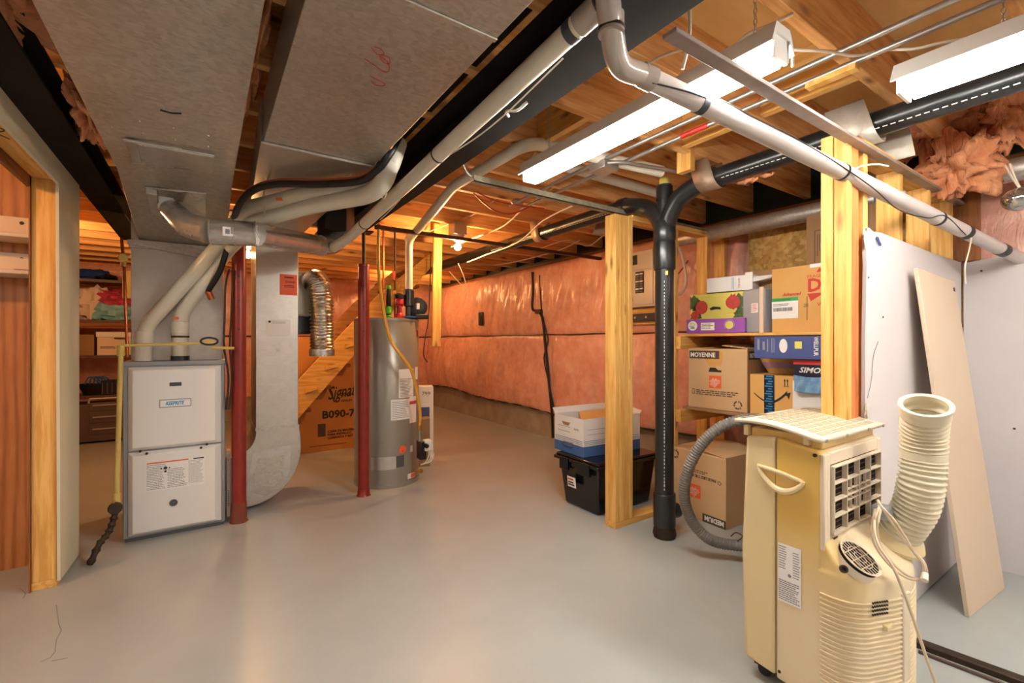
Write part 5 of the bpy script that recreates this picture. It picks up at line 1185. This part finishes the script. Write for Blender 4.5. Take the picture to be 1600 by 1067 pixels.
# upper shelf
Z2 = 1.256
o = thing('fruit_carton', 'purple and yellow fruit carton printed with pomegranates on the upper closet shelf', 'carton', (3.05, 1.84, Z2))
b = Bx(3.07, 1.84, Z2, .34, .40, .10, 8); b.shell('purple', o, True, 'tray'); f = b.face('W')
g = MB(); f.disc(g, .045, .055, .034, 0, .001); f.rect(g, .105, .022, .20, .075, 0, .001); g.build('white_mark', 'ink_white', o)
g = MB(); f.ring(g, .045, .058, .013, .007, .0016, 16, 0, 180); f.disc(g, .30, .055, .027, 0, .001); g.build('yellow_mark', 'fruit_yellow', o)
g = MB(); f.ring(g, .30, .055, .031, .005, .001); g.build('lilac_ring', 'lilac', o)
g = MB(); f.disc(g, .045, .040, .018, .001, .0016, 16, .006); g.build('green_mark', 'ink_green', o)
f.text('SUNSET', .011, .02, .048, 'ink', o, d=.0018)
g = MB(); f.lines(g, .11, .03, .195, .07, 4, .5, .0014, 2); g.build('fine_print', 'ink_grey', o)
bs = Bx(3.085, 1.845, Z2+.02, .28, .385, .26, 8); bs.shell('fruit_yellow', o, False, 'sleeve', .004); f = bs.face('W')
g = MB()
for (x, y, r) in ((.065, .165, .045), (.02, .20, .05), (.35, .10, .045), (.04, .10, .04), (.33, .19, .05)):
    g = MB(); f.poly(g, [(min(.383, max(0, x+r*(1+.25*math.sin(k*2.7))*math.cos(k*math.pi/9))), min(.258, max(.085, y+r*(1+.25*math.cos(k*3.1))*math.sin(k*math.pi/9)))) for k in range(18)], 0, .0006); g.build('leaf_print', 'leaf', o)
g = MB(); f.disc(g, .085, .165, .043, .0006, .0016, 24, .048); g.build('pomegranate_print', 'fruit_red', o); g = MB(); f.disc(g, .035, .11, .03, .0006, .0014); g.build('pomegranate_print', 'fruit_red', o); g = MB(); f.disc(g, .30, .19, .048, .0006, .0016, 24, .046); f.poly(g, [(.28, .228), (.32, .228), (.315, .248), (.30, .238), (.288, .248)], .0006, .0016); 
g.build('pomegranate_print', 'fruit_red', o)
g = MB(); g.add([], []); f.poly(g, [(.14, .155), (.165, .168), (.215, .162), (.22, .145), (.19, .148), (.15, .142)], 0, .001); g.build('hand_hole', 'ink', o)
b = Bx(3.05, 1.755, Z2+.284, .22, .30, .10, 10); o = thing('white_flat_carton', 'white carton with a torn flap lying on the pomegranate carton', 'carton', (3.05, 1.755, Z2+.284))
b.shell('white_card', o, bevel=.002); f = b.face('W'); g = MB(); f.rect(g, .17, .01, .172, .09); f.rect(g, .18, .01, .182, .09); g.build('line_print', 'ink_blue', o)
f.text('MIRAGE', .018, .222, .018, 'ink_red', o, rot=math.pi/2); g = MB(); g.M = b.R
g.add([], []).slab([(-.108, -.15, .05), (-.10, -.15, .085), (-.07, -.26, .09), (-.08, -.25, .07)], .003); g.build('torn_flap', 'white_card', o)
g = MB(); f.rect(g, .255, .0, .30, .115, 0, .004); g.build('side_flap', 'white_card', o)
b = Bx(3.24, 1.52, Z2+.0, .30, .28, .42, 0); o = thing('brown_carton', 'open shadowed brown carton behind the grey plastic bin on the upper closet shelf', 'carton', (3.24, 1.52, Z2)); b.shell('kraft_dark', o, True)
b = Bx(3.02, 1.555, Z2, .16, .17, .285, -14); o = thing('plastic_bin', 'translucent grey plastic bin stood on end between the fruit carton and the fragile carton', 'bin', (3.02, 1.555, Z2)); b.shell('plastic_grey', o, bevel=.012); f = b.face('W')
g = MB(); f.rect(g, .14, -.002, .168, .29, -.002, .006); g.build('rim', 'shelf_white', o, bevel=.002)
g = MB(); f.rect(g, .075, .13, .125, .19, 0, .001); g.build('price_label', 'paper', o); g = MB(); f.lines(g, .08, .135, .12, .185, 4, .4, .0015, 9); g.build('fine_print', 'ink_red', o)
b = Bx(3.15, 1.215, Z2, .42, .47, .395, -2)
o = thing('fragile_carton', 'yellow-brown carton printed FRAGILE in red with a green topped shipping label', 'carton', (3.15, 1.215, Z2)); b.shell('kraft_yellow', o, bevel=.003); f = b.face('W')
g = MB(); f.rect(g, .0, .085, .155, .19, 0, .001); g.build('shipping_label', 'paper', o)
g = MB(); f.rect(g, .0, .19, .155, .213, 0, .001); g.build('green_stripe', 'ink_green', o)
g = MB()
rnd = random.Random(4); x = .01
while x < .125: w = .001+.003*rnd.random(); f.rect(g, x, .13, x+w, .152, .001, .0016); x += w+.002
g.build('barcode', 'ink', o); g = MB(); f.lines(g, .01, .16, .11, .178, 2, .4, .0016, 4); g.build('fine_print', 'ink', o)
f.text('NW0123450067', .019, .004, .194, 'leaf', o, d=.0016, sx=.9); f.text('Advanced', .026, .065, .222, 'ink_red', o, shear=.3, off=.0008)
f.text('FRAGILE', .028, .205, .315, 'ink_red', o, sx=.95); f.text('D', .105, .205, .238, 'ink_red', o, off=.003); g = MB(); f.poly(g, [(.205, .225), (.30, .225), (.225, .18)]); f.poly(g, [(.255, .345), (.29, .345), (.272, .372)]); g.build('red_arrow', 'ink_red', o)
f.text('WINE', .028, .26, .150, 'ink_red', o); f.text('2E', .028, .185, .148, 'ink_brown', o); g = MB(); f.rect(g, .203, .07, .206, .21); g.build('scratch', 'ink_brown', o)
g = MB(); f.rect(g, .22, .375, .32, .396, 0, .0012); g.build('tape_scrap', 'paper', o)
b = Bx(3.20, 1.12, Z2+.397, .30, .36, .31, -2); o = thing('tall_carton', 'grey-brown open carton stacked on top of the fragile carton', 'carton', (3.20, 1.12, Z2+.397)); b.shell('kraft_dark', o, True); f = b.face('W')
g = MB()
for k in range(9): f.rect(g, .06+k*.011, .06+.03*(k % 4), .063+k*.011, .19)
f.rect(g, .045, .02, .048, .215); f.rect(g, .045, .213, .20, .216); f.rect(g, .17, .02, .20, .205); g.build('caption_print', 'ink_brown', o)
# carton on the floor
b = Bx(2.99, 1.845, .0, .46, .43, .45, -3)
o = thing('moving_carton', 'brown MEDIUM moving carton standing upside down on the floor of the closet', 'carton', (2.99, 1.845, 0)); b.shell('kraft', o, bevel=.003); f = b.face('W')
recycle(f, o, .04, .405, .034); g = MB(); f.rect(g, .26, .0, .43, .055); g.build('brown_strip', 'ink_brown', o)
f.text('MEDIUM', .042, .418, .044, 'ink_white', o, rot=math.pi, off=.0015, d=.0016, sx=.9); logo(f, o, .155, .14, .09)
f.text('PACK LIKE THE PROS', .026, .36, .30, 'ink_brown', o, rot=math.pi, off=.0008, sx=.9); g = MB(); f.lines(g, .12, .31, .33, .335, 2, .4, seed=5); f.ring(g, .385, .285, .010, .003); g.build('fine_print', 'ink_brown', o)
g = MB(); g.M = b.R; g.slab([(-.23, -.215, .452), (.23, -.215, .452), (.22, -.02, .478), (-.2, -.02, .462)], .004); g.slab([(-.23, .215, .452), (.23, .215, .452), (.23, .0, .47), (-.21, .0, .456)], .004); g.build('top_flap', 'kraft', o)
# =================================================================== PORTABLE AIR CONDITIONER
AX0, AX1 = 1.625, 2.10; AYB, AYF = .90, .652
ac = thing('air_conditioner', 'yellowed portable air conditioner with a louvred lid and stub exhaust hose in the right foreground', 'air conditioner', (1.86, .70, 0))
# upper body (two shell halves with a joint line)
def up_prof(y0, y1):  # outline in y,z
    return [(y0, .05), (y1, .05), (y1, .865), (y0, .865)]
MB().prism([(AYB, .06), (AYB+.012, .45), (AYB-.005, .86), (.792, .872), (.792, .05)], 'x', AX0, AX1).build('rear_shell', 'ac_cream', ac, bevel=.012, bseg=3)
MB().prism([(.790, .045), (.790, .872), (AYF+.012, .848), (AYF, .84), (AYF, .56), (AYF, .04)], 'x', AX0+.001, AX1).build('front_shell', 'ac_aged', ac, bevel=.008, bseg=3)
# lower front bulge: convex plan, shoulder sloping up to the grille
PLN = []
def _plan():
    xl, xr, r = AX0, AX1, .09; yc, ym = .535, .492; xm = (xl+xr)/2
    for i in range(4): PLN.append((xl, .66-(.66-(yc+r))*i/3))
    for i in range(1, 9): a = i/8*math.radians(78); PLN.append((xl+r-r*math.cos(a), yc+r-r*math.sin(a)*1.0))
    x0, y0 = PLN[-1]
    for i in range(1, 24): t = i/24; PLN.append((x0+(2*xm-2*x0)*t, y0-(y0-ym)*math.sin(math.pi*t)))
    left = PLN[:12]
    for x, y in left[::-1]: PLN.append((2*xm-x, y))
_plan()
def plan(u):      # u 0..1 from the left to the right round the convex front
    k = u*(len(PLN)-1); i = min(int(k), len(PLN)-2); t = k-i
    return (PLN[i][0]*(1-t)+PLN[i+1][0]*t, PLN[i][1]*(1-t)+PLN[i+1][1]*t)
rows = [(.04, .93), (.055, .985), (.09, 1.0), (.25, 1.0), (.445, 1.0), (.458, .985), (.466, .95), (.484, .80), (.512, .56), (.545, .27), (.574, .03)]
def bul(u, v):
    k = v*(len(rows)-1); i = min(int(k), len(rows)-2); t = k-i
    z = rows[i][0]*(1-t)+rows[i+1][0]*t; sc = rows[i][1]*(1-t)+rows[i+1][1]*t
    x, y = plan(u)
    if sc < .9: x = max(AX0+.004, min(AX1-.004, x))
    return (x, .655-(.655-y)*sc, z)
nb = len(rows)-1
g = MB(); g.grid(bul, len(PLN)-1, nb*3); g.build('front_bulge', 'ac_aged', ac, angle=50)
MB().box(AX0+.02, .66, .04, AX1-.02, .67, .57).build('bulge_backing', 'ac_cream', ac)
# ribs around the bulge
for k in range(22):
    z = .085+k*.0150; pts = []
    for i in range(1, 89):
        x, y = plan(i/90); pts.append(Vector(((x-1.8625)*1.004+1.8625, .655-(.655-y)*1.004, z)))
    g = MB(); g.tube(pts, .0042, 6); g.build('rib', 'ac_aged', ac, angle=80)
x, y = plan(.42); MB().prism([(x-.012, y-.006), (x+.03, y-.011), (x+.03, y+.01), (x-.012, y+.01)], 'z', .14, .415).build('smooth_strip', 'ac_white', ac, bevel=.004)
g = MB()
for r_ in range(4):
    for c_ in range(7): x, y = plan(.22+.013*c_); g.lathe([(.003, 0), (.003, .004)], (x, y-.005, .405-.012*r_), 8, (-.3, -1, 0))
g.build('vent_hole', 'ink', ac)
x, y = plan(.31); MB().box(x-.018, y-.010, .315, x+.022, y+.006, .332).build('latch', 'ac_cream', ac, bevel=.003)
# cut-in round fan grille on the shoulder
gc_ = Vector((1.702, .576, .520)); nr = Vector((-.04, -.585, .81)).normalized()
g = MB(); g.lathe([(.064, -.03), (.055, .004), (.062, .007), (.058, .003), (.056, -.02)], gc_, 40, nr); g.build('fan_ring', 'ac_white', ac)
g = MB(); g.lathe([(.058, -.03), (.058, .002)], gc_, 40, nr); g.build('fan_cavity', 'ac_dark', ac)
u_ = nr.cross(Vector((0, 0, 1))).normalized(); w_ = u_.cross(nr).normalized(); g = MB()
for rr_ in (.018, .036, .055): g.tube([gc_+nr*.005+(u_*math.cos(a)+w_*math.sin(a))*rr_ for a in [k*math.pi/16 for k in range(33)]], .0012, 6)
for k in range(-4, 5):
    d_ = k*.013; h_ = math.sqrt(max(0, .057**2-d_*d_)); g.tube([gc_+nr*.005+u_*d_-w_*h_, gc_+nr*.005+u_*d_+w_*h_], .0012, 6)
for k in range(-2, 3):
    d_ = k*.028; h_ = math.sqrt(max(0, .057**2-d_*d_)); g.tube([gc_+w_*d_-u_*h_+nr*.006, gc_+w_*d_+u_*h_+nr*.006], .0012, 6)
g.build('fan_grille', 'shelf_white', ac)
g = MB(); g.lathe([(.012, 0), (.012, .004), (.007, .004), (.007, 0)], P(1318, 889, X=AX0+.004), 16, (-1, -.6, .5)); g.build('keyhole', 'iron', ac)
# upper front grille
f = Fr((AX0, AYF, 0), (1, 0, 0), (0, 0, 1))
W_ = AX1-AX0
g = MB(); f.rect(g, .0, .535, .045, .84, -.004, .010); f.rect(g, W_-.03, .56, W_, .84, -.004, .010); f.rect(g, .045, .80, W_-.03, .842, -.004, .008); f.rect(g, .045, .54, W_-.03, .575, -.004, .010); g.build('grille_frame', 'ac_white', ac, bevel=.004)
g = MB(); f.rect(g, .04, .57, W_-.03, .80, -.004, .0005); g.build('coil', 'ac_dark', ac)
g = MB()
for k in range(12): f.rect(g, .05, .585+k*.018, W_-.035, .588+k*.018, .0005, .003)
g.build('coil_fins', 'ink_brown', ac)
g = MB(); x0, x1, z0, z1 = .05, W_-.03, .58, .795
for k in range(5): zz = z0+(z1-z0)*k/4; f.rect(g, x0, zz-.0022, x1, zz+.0022, .004, .020)
for k in range(5): xx = x0+(x1-x0)*k/4; f.rect(g, xx-.0022, z0, xx+.0022, z1, .004, .020)
xm0, xm1 = x0+(x1-x0)/4, x0+(x1-x0)*3/4; zm0, zm1 = z0+(z1-z0)/4, z0+(z1-z0)*3/4
for k in range(1, 5): xx = xm0+(xm1-xm0)*k/5; f.rect(g, xx-.0013, zm0, xx+.0013, zm1, .010, .018)
for k in (1, 2): zz = zm0+(zm1-zm0)*k/3; f.rect(g, xm0, zz-.0013, xm1, zz+.0013, .010, .018)
g.build('egg_crate_grille', 'ac_white', ac)
g = MB(); f.rect(g, .06, .556, .09, .564, .010, .014); f.rect(g, .24, .556, .27, .564, .010, .014); g.build('grille_clip', 'ink', ac)
g = MB(); fw = Fr((AX0, .90, 0), (0, -1, 0), (0, 0, 1)); fw.disc(g, .232, .835, .006, 0, .006); g.build('screw_head', 'iron', ac)
# lid
def lidf(u, v):
    x = AX0-.02+(W_+.05)*v; y = .925-.285*u; return (x, y, .893+.022*math.sin(math.pi*min(1, u*.85+.22))-.012*u)
g = MB(); g.grid(lidf, 16, 10); o = g.build('lid', 'ac_white', ac, recalc=False, angle=60); so = o.modifiers.new('t', 'SOLIDIFY'); so.thickness = .012; so.offset = 1
g = MB()
for j in range(9):
    for i in range(8):
        u0, v0 = .10+j*.095, .10+i*.105
        if (i, j) == (0, 0): continue
        q = [Vector(lidf(a, b)) for a, b in ((u0, v0), (u0+.07, v0), (u0+.07, v0+.085), (u0, v0+.085))]
        g.slab([p+Vector((0, 0, .0125)) for p in q], .0012)
g.build('louvre_slot', 'slot', ac)
g = MB(); q = [Vector(lidf(a, b))+Vector((0, 0, .0125)) for a, b in ((.05, .02), (.09, .02), (.09, .35), (.05, .35))]; g.slab(q, .001); g.build('display_strip', 'ink_brown', ac)
g = MB()
for v in (.05, .35, .7, .97): p = Vector(lidf(1.0, v)); g.lathe([(.006, -.004), (.006, .003)], p+Vector((0, -.001, .004)), 10, (0, -1, 0))
g.build('lid_screw', 'zinc', ac)
for y in (.90, .70):
    MB().box(AX0+.01, y-.008, .86, AX0+.03, y+.008, .895).build('lid_post', 'ac_cream', ac)
MB().box(AX0+.03, .66, .85, AX1-.02, .89, .888).build('neck', 'ac_yellow', ac, bevel=.004)
# handle on the side: raised crescent with hollow
fw = Fr((AX0-.0005, .90, 0), (0, -1, 0), (0, 0, 1))
hx0, hx1, hz0 = .052, .200, .762
top = [(hx0+(hx1-hx0)*t, hz0-.022*t+.004*math.sin(math.pi*t)) for t in [i/12 for i in range(13)]]
bot = [(hx0+(hx1-hx0)*t, hz0-.022*t-.052*math.sin(math.pi*t)**.8) for t in [i/16 for i in range(17)]][::-1]
g = MB(); loop = [fw.p(x, z, .006) for x, z in top+bot[1:-1]]; loop.append(loop[0]); g.tube(loop, .007, 10); g.build('handle_rim', 'ac_cream', ac)
g = MB(); fw.poly(g, top+bot[1:-1], 0, .0012); g.build('handle_hollow', 'ac_yellow', ac)
g = MB(); low = [fw.p(x, z-.003, .010) for x, z in bot]; g.tube(low, [.006+.005*math.sin(math.pi*i/16) for i in range(17)], 10); g.build('handle_grip', 'ac_cream', ac)
# rating label
g = MB(); fw.rect(g, .118, .32, .190, .515, 0, .001); g.build('rating_label', 'paper', ac)
g = MB(); fw.lines(g, .120, .43, .145, .51, 10, .35, .0014, 1); fw.lines(g, .165, .41, .188, .50, 11, .35, .0014, 2); fw.lines(g, .120, .325, .188, .395, 10, .5, .0014, 3); fw.disc(g, .155, .415, .006, .001, .0016, 8); g.build('fine_print', 'ink_grey', ac)
g = MB(); fw.rect(g, .1085, .05, .1095, .86, .0, .0008); g.build('joint_line', 'ink_brown', ac)
g = MB(); fw.disc(g, .122, .075, .005, 0, .002); g.build('screw_head', 'iron', ac)
for x, y in ((AX0+.05, .85), (AX1-.05, .85), (AX0+.07, .56), (AX1-.07, .56)):
    g = MB(); g.lathe([(.022, -.011), (.024, -.006), (.024, .006), (.022, .011)], (x, y, .024), 18, (1, .3, 0)); g.box(x-.015, y-.012, .03, x+.015, y+.012, .05); g.build('caster', 'black', ac)
MB().box(AX0+.03, .54, .035, AX1-.03, .88, .06).build('base_pan', 'iron', ac)
# exhaust hose
hp = [P(1398, 838, D=1.58), P(1412, 822, D=1.55), P(1430, 793, D=1.52), P(1439, 755, D=1.50), P(1442, 715, D=1.50), P(1443, 675, D=1.49), P(1446, 635, D=1.455)]
c0 = hp[0]; hp = even(spl(hp, 22), .0026); n = len(hp); R_ = .0585
rr = []
for i in range(n):
    t = i/(n-1); w = .0048*math.sin(i*math.pi/3.25)
    if .62 < t < .68 or t > .93 or t < .06: w = .002
    rr.append(R_+w+(.004 if t > .93 else 0))
hs = MB(); hs.tube(hp, rr, 44, caps=False); o = hs.build('exhaust_hose', 'ac_hose', ac, angle=85, recalc=False); so = o.modifiers.new('t', 'SOLIDIFY'); so.thickness = .003
d_ = (hp[-1]-hp[-2]).normalized(); g = MB(); g.lathe([(R_+.004, 0), (R_+.010, .003), (R_+.010, .014), (R_+.003, .016), (R_-.003, .012), (R_-.003, -.004)], hp[-1]-d_*.006, 40, d_, caps=False); g.build('hose_rim', 'ac_hose', o)
g = MB(); d0 = (hp[3]-hp[0]).normalized(); g.lathe([(.086, -.02), (.088, -.008), (.078, .012), (.066, .03)], c0+Vector((.0, 0, 0)), 40, (-.05, -.35, .9)); g.build('hose_collar', 'ac_cream', ac)
g = MB(); bxp = P(1380, 797, D=1.52); g.box(bxp.x-.02, bxp.y-.02, bxp.z-.03, bxp.x+.03, bxp.y+.03, bxp.z+.015); g.build('cord_retainer', 'plastic_grey', ac, bevel=.008)
# power cord
K = [P(1374, 790, D=1.46), P(1366, 818, D=1.42), P(1372, 850, D=1.38), P(1395, 885, D=1.34), P(1412, 925, D=1.33), P(1430, 975, D=1.33), P(1445, 1020, D=1.34), P(1462, 1068, D=1.36)]
K[-1].z = max(K[-1].z, .006)
co = thing('power_cord', 'beige power cord coiled over the air conditioner shoulder and trailing down to the floor', 'cord', K[0])
g = MB(); g.tube(spl(K, 8), .0042, 8); g.build('trailing_cord', 'cord', co)
for k, dx in enumerate((0, 8)):
    g = MB(); g.tube(spl([P(1368+dx, 795, D=1.45), P(1362+dx, 830, D=1.42), P(1372+dx, 860, D=1.41), P(1398+dx, 890, D=1.39), P(1425+dx, 905, D=1.38), P(1446-dx*.3, 900-dx*.5, D=1.37), P(1444-dx*.3, 880, D=1.37), P(1428, 862, D=1.38), P(1400, 825-dx, D=1.40), P(1376, 790, D=1.42), P(1372, 782, D=1.46)], 8), .0042, 8); g.build('cord_loop', 'cord', co)
g = MB(); c = P(1445, 902, D=1.36); g.lathe([(.009, -.012), (.009, .012)], c, 12, (1, .2, .6)); g.build('plug', 'ac_white', co)
# grey ribbed hose
hh = [P(1186, 655, D=2.30), P(1160, 656, D=2.34), P(1125, 668, D=2.38), P(1094, 697, D=2.42), P(1074, 737, D=2.45), P(1069, 775, D=2.48), P(1080, 812, D=2.50), P(1105, 840, D=2.50), P(1135, 850, D=2.5), P(1170, 852, D=2.44), P(1200, 845, D=2.36)]
for p in hh: p.z = max(p.z, .034)
hp = even(spl(hh, 12), .0035); rr = [.0285+.0024*math.sin(i*math.pi*.5) for i in range(len(hp))]
o = thing('ribbed_hose', 'grey ribbed hose arching from behind the air conditioner down to the floor', 'hose', hh[5])
g = MB(); g.tube(hp, rr, 18); g.build('hose', 'grey_hose', o, angle=85)
g = MB(); g.tube(spl([P(1142, 838, D=2.35), P(1150, 832, D=2.33), P(1160, 838, D=2.3), P(1152, 846, D=2.33)]), .003, 6); tag(g.build('wire_ring', 'cable_black'), 'small black wire loop on the floor beside the ribbed hose', 'wire')
# floor strips at the right edge
tag(MB().bar((2.33, .60, .012), (2.50, -.6, .012), .045, .024).build('floor_strip', 'iron', bevel=.004), 'dark metal strip lying on the floor behind the air conditioner at the right edge', 'strip')
tag(MB().bar((2.28, .58, .006), (2.43, -.6, .006), .012, .012).build('floor_strip', 'ink_brown', bevel=.003), 'thin brown rod lying beside the dark floor strip', 'rod')
# =================================================================== LOOSE INSULATION
def clump(c, s_, seed, label, amt=.55, nu=44):
    o = MB().sphere(c, 1, nu, nu*2//3, amt, seed, s_, 2.2).build('insulation_clump', 'batt', angle=180)
    return tag(o, label, 'insulation', None)
clump(P(1492, 262, X=3.08), (.09, .13, .13), 1, 'large pink insulation clump hanging over the corner of the white drywall', .9)
clump(P(1452, 195, X=3.22), (.08, .17, .17), 2, 'broad pink insulation batt sagging under the rim behind the drain pipe', .8)
clump(P(1500, 165, X=3.30), (.07, .26, .10), 12, 'pink insulation high in the rim right of the second lamp strap', .9)
clump(P(1580, 185, X=3.15), (.06, .09, .13), 3, 'ragged pink insulation strip at the right edge below the second lamp', .9)
clump(P(1180, 268, X=2.40), (.03, .08, .04), 4, 'small pink tuft dangling below the drain pipe between strap and closet post', .9, 30)
clump(P(1110, 285, X=2.40), (.02, .05, .04), 5, 'tiny pink tuft below the drain pipe beside the brown strap', .9, 24)
clump((-.52, 1.9, 2.24), (.10, .30, .10), 6, 'pink insulation stuffed over the partition beam, middle patch', .7)
clump((-.50, 1.25, 2.27), (.12, .28, .09), 7, 'pink insulation stuffed over the partition beam, nearest patch', .7)
clump((-.42, 2.7, 2.20), (.05, .25, .08), 8, 'pink insulation beside the left trunk duct, farthest patch', .7)
clump((.155, 2.0, 2.30), (.035, .5, .08), 9, 'pink insulation strip seen in the slot between the two trunk ducts', .7)
clump((.155, .9, 2.30), (.035, .4, .08), 13, 'nearer pink insulation strip in the slot between the two trunk ducts', .7)
for i, (y, lab) in enumerate(((.9, 'pink insulation tuft between the wide trunk duct and the steel beam, nearest'), (1.35, 'pink insulation tuft between the wide trunk duct and the steel beam, middle'), (1.85, 'pink insulation tuft between the wide trunk duct and the steel beam, farthest'))):
    clump((.75, y, 2.27), (.05, .12, .06), 20+i, lab, .8, 30)
o = tag(MB().box(.67, -1.2, 2.235, .85, 4.4, 2.25).build('dark_strip', 'beam'), 'dark strip above the long pipe beside the steel beam', 'sheathing')  # flat dark strip across the gap beside the beam
o = tag(MB().box(-.455, -1.2, 2.28, -.35, 4.2, 2.29).build('dark_strip', 'beam'), 'dark strip standing in for shade between the left trunk duct and the partition beam', 'sheathing')  # dark sheet standing in for the shade of the void here
